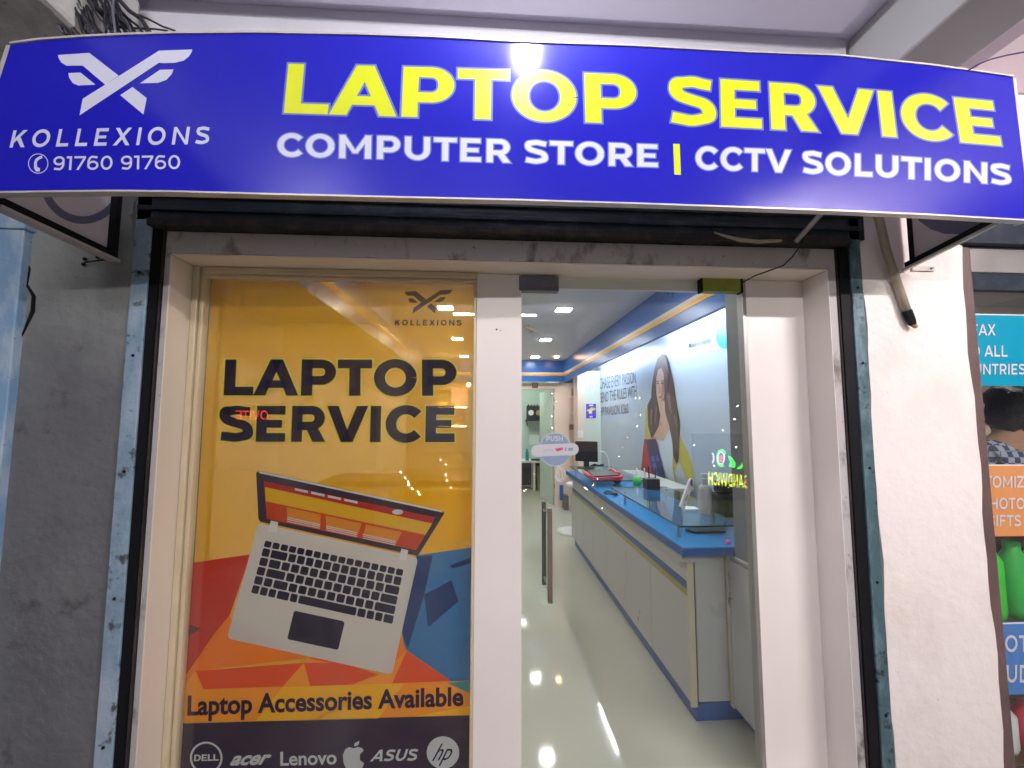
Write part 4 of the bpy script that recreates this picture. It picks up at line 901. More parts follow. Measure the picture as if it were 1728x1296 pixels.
# wall clock cabinet, paper, desk, bottle
ck_ = thing('clock_cabinet', 'ornate black wall cabinet with two round clock faces in the back room', 'clock', QY(900, 697, 9.5))
a, b = QY(889, 708, 9.45), QY(915, 685, 9.45)
box('case', 'plastic_black', ck_, a.x, b.x, 9.45, 9.599, a.z, b.z, .008); box('ledge', 'plastic_black', ck_, a.x-.03, b.x+.02, 9.38, 9.599, a.z-.03, a.z-.002)
for k in range(5): MB().ball((a.x+.04+k*.068, 9.47, b.z+.01), .025, 6).build('finial', 'plastic_black', ck_)
for k, xx in enumerate((.095, .27)): MB().tube([(a.x+xx, 9.449, (a.z+b.z)/2), (a.x+xx, 9.44, (a.z+b.z)/2)], .062, 20).build('clock_face', ['plastic_white', 'gold'][k], ck_)
MB().tube([(a.x, 9.5, a.z-.03), (a.x+.03, 9.55, a.z-.15)], .01, 6).build('hook', 'plastic_black', ck_)
pp = MB().box(QY(893, 750, 9.58).x, QY(910, 750, 9.58).x, 9.575, 9.59, QY(900, 750, 9.58).z, QY(900, 734, 9.58).z).build('paper_note', 'plastic_white', None); tag(pp, 'white paper sheet pinned low on the back room wall', 'paper')
ds = thing('desk', 'white desk with dark shelving below in the back room', 'desk', (.6, 9.2, 0))
zt = QY(900, 778, 9.0).z; xd0, xd1 = .2, QY(918, 780, 9.0).x
box('top', 'wall_in', ds, xd0, xd1, 9.0, 9.59, zt-.04, zt, .003); box('leg', 'wall_in', ds, QY(900, 790, 9.0).x, QY(902, 790, 9.0).x+.02, 9.01, 9.5, .002, zt-.041); box('leg', 'wall_in', ds, xd1-.03, xd1, 9.01, 9.5, .002, zt-.041); box('back_panel', 'dark_grey', ds, xd0, xd1-.031, 9.45, 9.49, .05, zt-.042)
cbx = box('cardboard_box', 'cardboard', None, QY(906, 800, 9.05).x, QY(914.5, 800, 9.05).x, 9.05, 9.3, .22, .5, .004); tag(cbx, 'upper cardboard box under the back room desk', 'box', 'boxes under the desk')
cbx = box('cardboard_box', 'cardboard', None, QY(907, 800, 9.04).x, QY(915, 800, 9.04).x, 9.04, 9.3, .002, .219, .004); tag(cbx, 'lower cardboard box on the back room floor', 'box', 'boxes under the desk')
btl = thing('water_bottle', 'teal water bottle standing on the back room desk', 'bottle', QY(889.5, 776, 9.1)); p = QY(889.5, 777, 9.1)
MB().lathe([(.035, 0), (.037, .02), (.037, .17), (.02, .21), (.016, .225)], (p.x, p.y, zt+.001), 14).build('body', 'plastic_teal', btl, smooth=True); MB().lathe([(.02, 0), (.02, .03)], (p.x, p.y, zt+.227), 12).build('cap', 'plastic_teal', btl)
tr_o = box('desk_tray', 'plastic_black', None, QY(897, 776, 9.05).x, QY(911, 776, 9.05).x, 9.05, 9.25, zt+.001, zt+.03, .004); tag(tr_o, 'flat black tray lying on the back room desk', 'tray')
bb = box('blue_tile', 'band_blue', None, QY(945, 870, 7.46).x, QY(951, 870, 7.46).x, 7.46, 7.499, .10, .36); tag(bb, 'blue skirting tile low on the back wall beside the inner door', 'tile')
b2 = box('carton', 'dark_grey', None, QY(952.5, 870, 7.1).x, QY(960, 870, 7.1).x, 7.1, 7.3, .002, .24, .004); tag(b2, 'small dark carton on the floor at the end of the aisle', 'box')

# ------------------------------------------------------------------ counter
ct = thing('service_counter', 'long white service counter with sky blue top and blue and mustard stripes', 'counter', (1.2, 3.6, 0))
CX, CYN, CYF = 1.065, 2.205, 5.20; ZT = .90
box('body', 'counter_white', ct, CX+.006, 1.44, CYN+.03, CYF, .085, ZT-.055)
# front panels, one by one
ys = [CYN+.012]; 
for px_ in (1098, 1057, 1024, 1001, 985, 974, 966): ys.append(QX(px_, 880, CX).y)
ys.append(CYF)
for i in range(len(ys)-1): 
    a_, b_ = ys[i]+.002, ys[i+1]-.002
    if b_ <= a_: continue
    box('front_panel', 'counter_white', ct, CX-.010, CX+.0055, a_, b_, .09, .6165, .0015)
box('upper_panel', 'counter_white', ct, CX-.010, CX+.0055, ys[0]+.002, CYF, .6925, ZT-.056, .0015)
box('blue_stripe', 'counter_edge', ct, CX-.012, CX+.0054, ys[0], CYF, .652, .692)
box('mustard_stripe', 'counter_olive', ct, CX-.012, CX+.0054, ys[0], CYF, .617, .6515)
box('corner_strip', 'counter_cream', ct, CX-.014, CX+.020, CYN, CYN+.011, .075, ZT-.056, .001)
box('end_gap', 'wood', ct, CX+.0205, CX+.028, CYN+.006, CYN+.029, .075, ZT-.056)
box('end_panel', 'counter_white', ct, CX+.0285, 1.254, CYN, CYN+.029, .10, ZT-.056, .001)
box('kick_board', 'counter_edge', ct, CX+.014, 1.33, CYN+.010, CYF, .002, .084)
box('under_rail', 'counter_white', ct, CX-.055, 1.16, CYN-.03, CYF, ZT-.0955, ZT-.0565)
tp = [(.985, CYN-.095), (1.36, CYN-.095), (1.52, CYN-.095), (1.52, CYF+.03), (.975, CYF)]
MB().prism([(x, y, ZT-.045) for x, y in tp], (0, 0, .040)).build('top_edge', 'counter_edge', ct, bevel=.002)
MB().prism([(x+(.001 if x < 1.2 else -.001), y+(.001 if y < 3 else -.001), ZT-.0045) for x, y in tp], (0, 0, .0045)).build('counter_top', 'counter_top', ct)
# cabinet by the door
cbn = thing('side_cabinet', 'white side cabinet with a long bar handle just inside the door on the right', 'cabinet', (1.5, 2.0, 0))
box('body', 'counter_white', cbn, 1.268, 1.75, 1.90, 2.203, .0825, .84, .002)
box('edge_frame', 'counter_cream', cbn, 1.256, 1.2675, 2.172, 2.203, .0825, .84); box('door_panel', 'counter_white', cbn, 1.256, 1.2675, 1.905, 2.168, .10, .82, .002); box('kick_board', 'counter_edge', cbn, 1.332, 1.75, 1.90, 2.203, .002, .082)
box('cabinet_top', 'counter_white', cbn, 1.250, 1.75, 1.90, 2.108, .8405, .855, .002)
MB().tube([(1.240, 2.150, .60), (1.240, 2.150, .76)], .006, 8).build('handle', 'steel', cbn)
for z in (.63, .73): MB().tube([(1.240, 2.150, z), (1.2555, 2.150, z)], .004, 6).build('handle_post', 'steel', cbn)
tpn = box('tall_partition', 'wall_grey', None, 1.253, 1.30, 1.965, 2.106, .8555, ZBB+.37, .002); tag(tpn, 'tall narrow grey partition standing on the side cabinet just inside the door', 'partition')

# glass shelves standing on the counter
def gshelf(lab, x0, x1, y0, y1, posts):
    g = thing('glass_shelf', lab, 'glass shelf', ((x0+x1)/2, (y0+y1)/2, ZT)); z = .972
    box('plate', 'glass_green', g, x0, x1, y0, y1, z, z+.008)
    for (xa, xb, yc, yd) in ((x0-.0015, x0-.0003, y0, y1), (x0, x1, y0-.0015, y0-.0003), (x0, x1, y1+.0003, y1+.0015)): box('plate_edge', 'glass_edge', g, xa, xb, yc, yd, z-.0002, z+.0082)
    for x, y in posts:
        MB().tube([(x, y, ZT+.0005), (x, y, z-.0005)], .009, 12).build('post', 'steel', g); MB().tube([(x, y, z+.0085), (x, y, z+.012)], .009, 12).build('post_cap', 'steel', g)
g1y0, g1y1 = 2.215, 3.47
gshelf('nearer raised glass shelf on the counter carrying the pump bottle and terminal', 1.02, 1.50, g1y0, g1y1, ((1.055, 2.30), (1.055, 3.20), (1.42, 2.6), (1.42, 3.3)))
gshelf('farther raised glass shelf on the counter carrying the monitor', .975, 1.48, 3.82, 4.95, ((1.01, 3.95), (1.01, 4.8), (1.42, 4.0)))
ZS = .981
def on(px, py, z=ZS): return QZ(px, py, z)
# monitor
p = on(995, 790); mo = thing('monitor', 'black flat monitor standing at the far end of the counter', 'monitor', p); Ym = 4.75
a, b = QY(971.5, 781, Ym), QY(1010.5, 744, Ym)
sc_ = MB().hexa([(a.x, Ym, a.z+.02), (b.x, Ym+.05, a.z), (b.x, Ym+.08, a.z), (a.x, Ym+.03, a.z+.02), (a.x, Ym, b.z), (b.x, Ym+.05, b.z-.01), (b.x, Ym+.08, b.z-.01), (a.x, Ym+.03, b.z)]).build('screen_panel', 'screen', mo, bevel=.004)
xm = (a.x+b.x)/2; MB().box(xm-.03, xm+.03, Ym+.04, Ym+.07, ZS+.012, a.z+.02).build('stand', 'plastic_black', mo); MB().lathe([(.10, 0), (.10, .008), (.03, .014)], (xm, Ym+.05, ZS+.0005), 20).build('base', 'plastic_black', mo)
# red and black keyboard tray stuff
def flat(name, lab, cat, m, pts, z, h, **k):
    P = [QZ(x, y, z) for x, y in pts]; o = MB().prism([(q.x, q.y, z+.0008) for q in P], (0, 0, h)).build(name, m, None, bevel=.002); return tag(o, lab, cat)
nt_ = thing('laptop', 'closed black laptop with red lid edges on the far glass shelf', 'laptop', on(1020, 800))
P = [QZ(x, y, ZS) for x, y in ((985, 797), (1035, 795), (1052, 806), (1000, 809))]
MB().prism([(q.x, q.y, ZS+.001) for q in P], (0, 0, .012)).build('base', 'plastic_red', nt_, bevel=.002)
MB().prism([(q.x, q.y, ZS+.0135) for q in [QZ(x, y, ZS) for x, y in ((990, 797.5), (1032, 796), (1045, 805.5), (1002, 808))]], (0, 0, .012)).build('lid', 'plastic_black', nt_, bevel=.002)
rc = MB().tube([QZ(x, y, ZS+.03) for x, y in ((1028, 793), (1034, 793), (1040, 797), (1046, 799))], .014, 8).build('red_cloth', 'plastic_red', None, smooth=True); tag(rc, 'rolled red cloth behind the laptop on the far glass shelf', 'cloth')
rc = MB().tube([QZ(x, y, ZS+.03) for x, y in ((985, 795), (988, 799), (994, 803), (1000, 805))], .012, 8).build('red_strap', 'plastic_red', None, smooth=True); tag(rc, 'red strap curled at the left side of the laptop', 'strap')
# white cable loop
wl = MB().tube([QY(x, y, 4.9) for x, y in ((1010, 764), (1014, 761.5), (1019, 762.5), (1024, 768), (1027, 778), (1028, 788), (1025, 796))], .006, 8).build('white_cable', 'plastic_white', None, smooth=True); tag(wl, 'white cable arching up beside the monitor', 'cable')
mb = MB()
for k in range(9):
    a0 = rnd.uniform(0, 6); pts = []
    for j in range(10):
        t = a0+j*.8; pts.append(QZ(1030+rnd.gauss(0, 2)+8*math.cos(t), 835, ZT)+Vector((0, .07*math.sin(t)+rnd.gauss(0, .01), .012+.01*rnd.random())))
    mb.tube(pts, .004, 5)
cp_ = mb.build('cable_pile', 'cable', None); tag(cp_, 'pile of black cables on the blue counter top under the glass shelf', 'cable')
mb = MB()
for k in range(6):
    pts = [QZ(1000+j*4+rnd.gauss(0, 3), 790+rnd.gauss(0, 1), ZS)+Vector((0, 0, .02+.02*rnd.random())) for j in range(6)]; mb.tube(pts, .006, 5)
cp2 = mb.build('cable_pile', 'cable', None); tag(cp2, 'tangle of black cables behind the monitor foot', 'cable')
bag = MB().ball(QY(1041, 806, 4.2), .055, 8, (1.1, 1, 1)).build('pouch', 'plastic_black', None, smooth=True); tag(bag, 'small black pouch at the near end of the far glass shelf', 'pouch')
bo = thing('spray_bottle', 'small green spray bottle with white cap behind the glass shelf', 'bottle', (1.55, 3.9, .9)); p = QY(1075, 820, 3.75); zb_ = p.z
MB().lathe([(.035, 0), (.037, .06), (.02, .085)], (p.x, p.y, zb_), 14).build('body', 'plastic_green', bo, smooth=True); MB().lathe([(.012, 0), (.012, .03), (.006, .07)], (p.x, p.y, zb_+.086), 10).build('cap', 'plastic_white', bo)
pst = box('back_shelf', 'counter_white', None, 1.53, 1.80, 3.6, 4.9, zb_-.03, zb_-.001, .002); tag(pst, 'narrow white back shelf standing behind the counter', 'shelf')
box('side_board', 'counter_white', pst, 1.55, 1.57, 3.65, 4.85, .002, zb_-.0305)
# black stands in the poster's middle
bs = thing('pen_holder', 'black pen holder with pens at the back of the near glass shelf', 'pen holder', on(1098, 822)); p = QY(1100, 824, 3.35)
box('holder', 'plastic_black', bs, p.x-.055, p.x+.05, p.y-.05, p.y+.05, ZS+.001, ZS+.085, .006)
for k, x in enumerate((-.05, -.02, .03)): MB().tube([(p.x+x, p.y, ZS+.08), (p.x+x*1.2, p.y, ZS+.165+.02*(k % 2))], .005, 6).build('pen', ['plastic_white', 'plastic_black', 'wood'][k], bs)
# white measuring stand
ms = thing('reading_device', 'white handheld scanner leaning upright on the glass shelf in front of the woman poster', 'scanner', on(1150, 862)); Yd = 2.42
def MQ(k): return lambda x, y: QY(x, y, Yd-.003*k)
c3 = C(.1698, 1000, 740)
pts = c3([(870, 680), (962, 425), (975, 405), (992, 400), (1005, 412), (1006, 435), (918, 700)])
MB().prism([MQ(0)(x, y) for x, y in pts], (0, .022, 0)).build('wand', 'plastic_white', ms, bevel=.002)
art('display', 'st_grey', ms, [c3([(915, 620), (940, 555), (955, 558), (930, 625)]), c3([(900, 665), (908, 645), (925, 648), (917, 668)])], MQ(1)); art('oval_button', 'purple', ms, [c3([(x, y) for x, y in circ(983, 440, 16, 38)])], MQ(1)); art('oval_button_ring', 'plastic_white', ms, [c3(q) for q in ringp(983, 440, 12, 3, ry=30)], MQ(2))
MB().prism([QZ(*q, ZS) for q in c3([(885, 690), (915, 682), (1015, 690), (1065, 716), (925, 716)])], (0, 0, .008)).build('foot', 'plastic_white', ms)
# pump bottle
sb = thing('sanitiser_bottle', 'tall frosted pump bottle with pink liquid on the glass shelf beside the black terminal', 'bottle', on(1196, 862)); p = on(1191, 868)
s_ = p.y/705; hpx = lambda py: 1.55-(py-705)*p.y/705
MB().lathe([(.036, 0), (.038, .01), (.038, .150), (.030, .168), (.018, .172)], (p.x, p.y, ZS+.001), 20).build('body', 'bottle', sb, smooth=True); MB().lathe([(.035, 0), (.035, .035)], (p.x, p.y, ZS+.004), 20).build('liquid', 'liquid', sb)
MB().lathe([(.017, 0), (.017, .035), (.006, .037), (.006, .055)], (p.x, p.y, ZS+.174), 14).build('collar', 'bottle', sb); MB().tube([(p.x+.025, p.y, ZS+.232), (p.x-.02, p.y, ZS+.236)], [.005, .007], 8).build('nozzle', 'plastic_white', sb)
# black card terminal / printer
tm = thing('card_terminal', 'bulky black printer terminal at the right end of the near glass shelf', 'terminal', on(1222, 872)); Yt = 2.36
a, b = Vector((1.355, 0, 0)), Vector((1.44, 0, 0))
MB().box(a.x, b.x+.06, Yt, Yt+.16, ZS+.001, ZS+.13).build('case', 'plastic_black', tm, bevel=.012); MB().box(a.x+.02, b.x+.04, Yt-.006, Yt-.0005, ZS+.03, ZS+.09).build('screen', 'screen', tm, bevel=.003); MB().box(a.x+.005, b.x+.03, Yt+.02, Yt+.13, ZS+.131, ZS+.20).build('paper_cover', 'plastic_black', tm, bevel=.012)
# things on the blue top under the shelf
o = flat('tablet', 'thin black tablet lying on the blue counter top at its near end', 'tablet', 'plastic_black', ((1156, 896), (1178, 890), (1222, 890), (1225, 900), (1172, 901)), ZT, .012)
pk = MB().ball(QZ(1229, 918.5, ZT)+Vector((0, 0, .012)), .012, 8, (1.3, 1, .9)).build('pink_eraser', 'plastic_pink', None, smooth=True); tag(pk, 'small pink rubber piece at the near right corner of the counter top', 'eraser')
pk = MB().ball(QZ(1232, 893, ZT)+Vector((0, 0.05, .012)), .012, 8, (1.3, 1, .9)).build('pink_bead', 'plastic_pink', None, smooth=True); tag(pk, 'small pink bead beside the black tablet', 'bead')
dk2 = MB().ball((1.46, 1.99, .93), .05, 8, (.8, 1, 1.4)).build('dark_bag', 'plastic_black', None, smooth=True); tag(dk2, 'small dark bag on the side cabinet by the door', 'bag')
# stool whose foot shows past the counter
so = thing('bar_stool', 'round white stool foot showing beyond the far end of the counter', 'stool', (1.12, 5.55, 0)); p = QZ(972, 897, 0)
MB().lathe([(.26, 0), (.26, .012), (.17, .028), (.03, .05)], (p.x, p.y, .001), 28).build('foot', 'plastic_white', so, smooth=True); MB().tube([(p.x, p.y, .052), (p.x, p.y, .60)], .02, 12).build('column', 'plastic_white', so); MB().lathe([(.11, 0), (.13, .02), (.13, .05), (.10, .06)], (p.x, p.y, .601), 24).build('seat', 'plastic_white', so, smooth=True)

# things behind the poster film: back shelf, desk with hooks, yellow bench
bsf = thing('wall_shelf', 'warm lit white back wall shelf seen through the right side of the poster', 'shelf', (-.6, 7.4, 1.5))
M['strip'] = emis('warm_shelf_strip', (1, .72, .40), 45)
for py_ in (688, 720): z = QY(760, py_, 7.3).z; box('shelf_light', 'strip', bsf, -.94, -.37, 7.27, 7.30, z+.002, z+.012)
for py_ in (688, 720, 747): z = QY(760, py_, 7.3).z; box('board', 'wood', bsf, -.95, -.36, 7.25, 7.499, z-.015, z)
box('side_board', 'dark_grey', bsf, -.965, -.95, 7.25, 7.499, 1.0, 2.1)
M['fr_dark'] = M['wood']
for i, (x0_, x1_, y0_, y1_, lab) in enumerate(((736, 760, 686.5, 658, 'gold framed picture on the top back shelf seen through the poster'), (736, 756, 718.5, 694, 'green and blue framed picture on the middle back shelf seen through the poster'))):
    a, b = QY(x0_, y0_, 7.3), QY(x1_, y1_, 7.3); g = thing('picture_frame', lab, 'picture', a)
    box('frame', 'wood', g, a.x, b.x, 7.3, 7.33, a.z, b.z, .004); box('picture', ['yel', 'plastic_teal'][i], g, a.x+.03, b.x-.03, 7.295, 7.2998, a.z+.03, b.z-.04)
    if i == 0:
        for xx in (.35, .65): MB().ball((a.x+(b.x-a.x)*xx, 7.29, a.z+.12), .035, 6, (1, .3, 1.6)).build('gold_figure', 'gold', g)
for i, (x_, h_) in enumerate(((763, .16), (770, .20), (781, .22))):
    p = QY(x_, 719, 7.32); zz = QY(760, 720, 7.3).z
    o = MB().lathe([(.035, 0), (.045, h_*.3), (.02, h_*.75), (.03, h_)], (p.x, p.y, zz+.001), 12).build('trophy', ['wood', 'gold', 'wood'][i], None); tag(o, ['short dark trophy beside the framed picture on the back shelf', 'gold trophy in the middle of the back shelf', 'tall brown trophy at the right end of the back shelf'][i], 'trophy')
wl_ = thing('spot_lamp', 'warm lamp lighting the back shelf seen through the poster', 'lamp', (-.3, 7.2, 2.15)); MB().ball((-.33, 7.25, 2.12), .035, 8).build('globe', 'warm', wl_)
ld = thing('left_desk', 'cream reception desk with metal hooks seen through the poster', 'desk', (-.8, 3.6, 0))
box('top', 'wood', ld, -1.39, -.16, 3.6, 4.1, .98, 1.02); box('front', 'wall_peach', ld, -1.39, -.18, 3.63, 4.05, .002, .979)
for px_ in (693, 728, 752):
    p = QY(px_, 770, 3.6); MB().tube([(p.x, 3.62, 1.10), (p.x, 3.58, .97), (p.x, 3.58, .91), (p.x+.05, 3.58, .905), (p.x+.06, 3.58, .94)], .005, 6).build('hook', 'wood', ld)
M['bench'] = mat('yellow_upholstery', (.60, .36, .02), .5, amt=.2)
bn = thing('yellow_bench', 'yellow upholstered bench in front of the reception desk behind the poster', 'bench', (-.6, 2.9, 0))
box('seat', 'bench', bn, -.75, -.1, 2.8, 3.3, .42, .58, .03); box('leg', 'wood', bn, -.72, -.66, 2.84, 3.26, .002, .419); box('leg', 'wood', bn, -.19, -.13, 2.84, 3.26, .002, .419); box('backrest', 'bench', bn, -.75, -.1, 3.30, 3.38, .6, 1.0, .03)

# ================================================================== NEIGHBOUR SHOP ON THE RIGHT
nb = thing('neighbour_window', 'neighbouring shop window with brown edge post at the right of the off-white pier', 'window', (2.4, 1.8, 0))
XN0 = XR1+.006
box('brown_post', 'brown_edge', nb, XN0, XN0+.055, YF+.0, YF+.07, -.15, 2.30, .006)
box('pane', 'glass', nb, XN0+.056, 4.2, 1.780, 1.786, .0, 2.22)
zh = QY(1690, 470, 1.76).z
box('head_rail', 'alu', nb, XN0+.056, 4.2, 1.74, 1.779, zh+.02, zh+.14, .003); box('dark_rail', 'housing', nb, XN0+.056, 4.2, 1.745, 1.779, zh-.06, zh+.019)
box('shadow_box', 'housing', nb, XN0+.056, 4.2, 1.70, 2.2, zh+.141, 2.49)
def nsign(lab, px0, py0, px1, py1, m, rows):
    Y = 1.774; g = thing('window_sign', lab, 'sign', QY(px1, py1, Y)); a, b = QY(px0, py1, Y), QY(px1, py0, Y)
    box('board', m, g, a.x, b.x, Y, Y+.005, a.z, b.z); e = .004
    box('edge_line', 'plastic_white', g, a.x, b.x, Y-.001, Y-.0002, b.z-.006, b.z-.001)
    for t_, x0, x1, y0, y1 in rows: write('wording', 'st_white', g, t_, ((x0, y0), (x1, y0+.0*(x1-x0))), ((x0, y1), (x1, y1)), lambda x, y: QY(x, y, Y-.002), w=.19, h=.17, track=.05)
M['ns_teal'] = mat('teal_print', (.0, .26, .40), .4, amt=.08, scale=5); M['ns_orange'] = mat('orange_print', (.62, .27, .10), .4, amt=.08, scale=5); M['ns_blue'] = mat('blue_print', (.07, .19, .46), .4, amt=.08, scale=5)
nsign('teal window sign reading fax to all countries', 1560, 533, 1860, 650, 'ns_teal', (('FAX', 1640, 1680, 547, 566), ('TO ALL', 1626, 1700, 583, 602), ('COUNTRIES', 1613, 1730, 614, 632)))
nsign('orange window sign reading customized photo gifts', 1560, 783, 1860, 907, 'ns_orange', (('CUSTOMIZED', 1619, 1756, 803, 823), ('PHOTO', 1657, 1729, 840, 859), ('GIFTS', 1666, 1723, 869, 888)))
nsign('blue window sign reading photo studio', 1560, 1046, 1860, 1178, 'ns_blue', (('PHOTO', 1652, 1760, 1072, 1100), ('STUDIO', 1662, 1770, 1122, 1152)))
struct(box('neighbour_wall', 'wall_peach', None, 1.95, 5.6, 3.6, 3.7, .0, 2.6)); struct(box('neighbour_floor', 'pavement', None, 1.95, 5.6, 1.8, 3.6, -.12, 0)); struct(box('neighbour_ceiling', 'ceil_in', None, 2.05, 5.6, 1.84, 3.6, 2.6, 2.65)); struct(box('neighbour_side_wall', 'wall_grey', None, 2.042, 2.06, 2.0, 3.6, .0, 2.6))
g = thing('ceiling_light', 'square ceiling light inside the neighbouring shop', 'ceiling light', (2.9, 2.6, 2.6)); M['nled'] = emis('neighbour_light', (1, .95, .9), 26); box('diffuser', 'nled', g, 3.2, 3.5, 2.2, 2.5, 2.57, 2.598)
cr = thing('display_rack', 'low wooden display rack with green plastic goods behind the neighbouring shop glass', 'rack', (2.5, 1.9, 0))
for z in (.03, .31, .60): box('board', 'wood', cr, 2.25, 3.3, 1.83, 1.965, z, z+.02)
for x in (2.22, 3.3): box('side_post', 'wood', cr, x, x+.025, 1.83, 1.965, .002, .66)
M['neon_green'] = mat('bright_green_plastic', (.05, .60, .05), .3)
i = 0
for z, hs in ((.621, .38), (.331, .22), (.051, .22)):
    for k, x in enumerate((2.36, 2.49, 2.61, 2.74)):
        m_ = ['neon_green', 'plastic_green', 'yel', 'neon_green'][k] if z > .5 else ['plastic_white', 'plastic_red', 'bottle', 'cardboard'][k]
        nm = ['top', 'middle', 'bottom'][[.621, .331, .051].index(z)]; cn = ['green', 'dark green', 'yellow', 'bright green'][k] if z > .5 else ['white', 'red', 'frosted', 'brown'][k]
        o = MB().lathe([(.045, 0), (.052, hs*.1), (.052, hs*.7), (.03, hs*.82), (.03, hs*.92)], (x, 1.90, z), 14).build('gift_jar', m_, None, smooth=True); tag(o, cn+' plastic jar on the '+nm+' board of the neighbouring shop rack', 'jar')

# the person in the neighbouring shop, seen from behind
pe = thing('person', 'person in a dark checked shirt standing in the neighbouring shop with back turned', 'person', (2.62, 2.12, 0))
def skin(name, m, verts, edges, radii, parent, sub=2):
    me = bpy.data.meshes.new(name); me.from_pydata(verts, edges, []); o = bpy.data.objects.new(name, me); COL.objects.link(o)
    sk = o.modifiers.new('skin', 'SKIN'); sk.use_smooth_shade = True
    for i, r in enumerate(radii): v = me.skin_vertices[0].data[i]; v.radius = r if isinstance(r, tuple) else (r, r); v.use_root = (i == 0)
    ss = o.modifiers.new('sub', 'SUBSURF'); ss.levels = sub; ss.render_levels = sub
    me.materials.append(M[m]); o.parent = parent; o.matrix_parent_inverse = parent.matrix_basis.inverted(); return o
hp_ = QY(1699, 700, 2.12); px_, py_ = hp_.x, 2.12; hz = hp_.z
def V(x, y, z): return (px_+x, py_+y, z)
k = (hz+.11)/1.70
bv = [V(0, 0, .95*k), V(0, -.005, 1.12*k), V(0, -.01, 1.30*k), V(0, 0, 1.42*k), V(0, 0, 1.49*k), V(0, .01, 1.56*k), V(0, .015, 1.63*k)]
be = [(0, 1), (1, 2), (2, 3), (3, 4), (4, 5), (5, 6)]; br_ = [(.15, .11), (.135, .10), (.165, .11), (.10, .085), (.055, .055), (.07, .085), (.072, .085)]
for s in (-1, 1):
    i0 = len(bv); bv += [V(s*.165, 0, 1.39*k), V(s*.235, .0, 1.13*k), V(s*.215, .17, .98*k), V(s*.20, .23, .96*k)]; be += [(3, i0), (i0, i0+1), (i0+1, i0+2), (i0+2, i0+3)]; br_ += [.062, .045, .032, (.038, .02)]
    for f in range(5):
        j = len(bv); a = (f-2)*.020
        if f == (0 if s > 0 else 4): bv += [V(s*.165, .245, .97*k), V(s*.155, .285, .955*k)]; be += [(i0+3, j), (j, j+1)]; br_ += [.011, .009]
        else: bv += [V(s*.20+a, .285, .955*k), V(s*.20+a*1.1, .325-.006*abs(f-2), .93*k)]; be += [(i0+3, j), (j, j+1)]; br_ += [.009, .007]
    i1 = len(bv); bv += [V(s*.09, 0, .86*k), V(s*.10, .01, .48*k), V(s*.10, -.01, .08*k), V(s*.11, .13, .03)]; be += [(0, i1), (i1, i1+1), (i1+1, i1+2), (i1+2, i1+3)]; br_ += [.095, .062, .04, (.04, .03)]
skin('body', 'skin', bv, be, br_, pe)
M['check'] = mat('checked_shirt', (.10, .12, .18), .8)
nt = M['check'].node_tree; b_ = nt.nodes['Principled BSDF']; tc = nt.nodes.new('ShaderNodeTexCoord'); w1 = nt.nodes.new('ShaderNodeTexChecker'); w1.inputs['Scale'].default_value = 34; w1.inputs[1].default_value = (.03, .04, .09, 1); w1.inputs[2].default_value = (.30, .32, .40, 1); nt.links.new(tc.outputs['Object'], w1.inputs['Vector']); nt.links.new(w1.outputs[0], b_.inputs['Base Color'])
sv = bv[:4]+[V(0, 0, 1.475*k)]; se = [(0, 1), (1, 2), (2, 3), (3, 4)]; sr = [(.165, .125), (.152, .115), (.185, .125), (.125, .10), (.075, .07)]
for s in (-1, 1): j = len(sv); sv += [V(s*.17, 0, 1.39*k), V(s*.232, 0, 1.16*k)]; se += [(3, j), (j, j+1)]; sr += [.074, .062]
skin('shirt', 'check', sv, se, sr, pe)
tv = [V(0, 0, .97*k)]; te = []; tr2 = [(.16, .12)]
for s in (-1, 1): j = len(tv); tv += [V(s*.092, 0, .84*k), V(s*.10, .01, .48*k), V(s*.10, -.005, .10*k)]; te += [(0, j), (j, j+1), (j+1, j+2)]; tr2 += [.105, .075, .06]
skin('trousers', 'trousers', tv, te, tr2, pe)
mb = MB().ball(V(0, -.008, 1.625*k), .108, 14, (1.0, 1.06, 1.22))
for i, v in enumerate(mb.v):
    d_ = Vector(v)-Vector(V(0, -.008, 1.625*k)); t = 1+.07*math.sin(d_.x*90+2)*math.sin(d_.z*70)+.04*rnd.random()
    if d_.y > .045 and d_.z < .05: t *= .72
    mb.v[i] = tuple(Vector(V(0, -.008, 1.625*k))+d_*t)
mb.build('hair', 'hair', pe, smooth=True)
for s in (-1, 1): MB().ball(V(s*.088, .02, 1.60*k), .026, 6, (.4, .8, 1.2)).build('ear', 'skin', pe, smooth=True)
MB().ball(V(0, .105, 1.585*k), .02, 6, (.7, 1, 1.1)).build('nose', 'skin', pe, smooth=True)
for s in (-1, 1): MB().ball(V(s*.033, .088, 1.615*k), .012, 6).build('eye', 'plastic_white', pe, smooth=True)
MB().ball(V(0, .09, 1.545*k), .018, 6, (1.3, .5, .35)).build('mouth', 'plastic_red', pe, smooth=True)

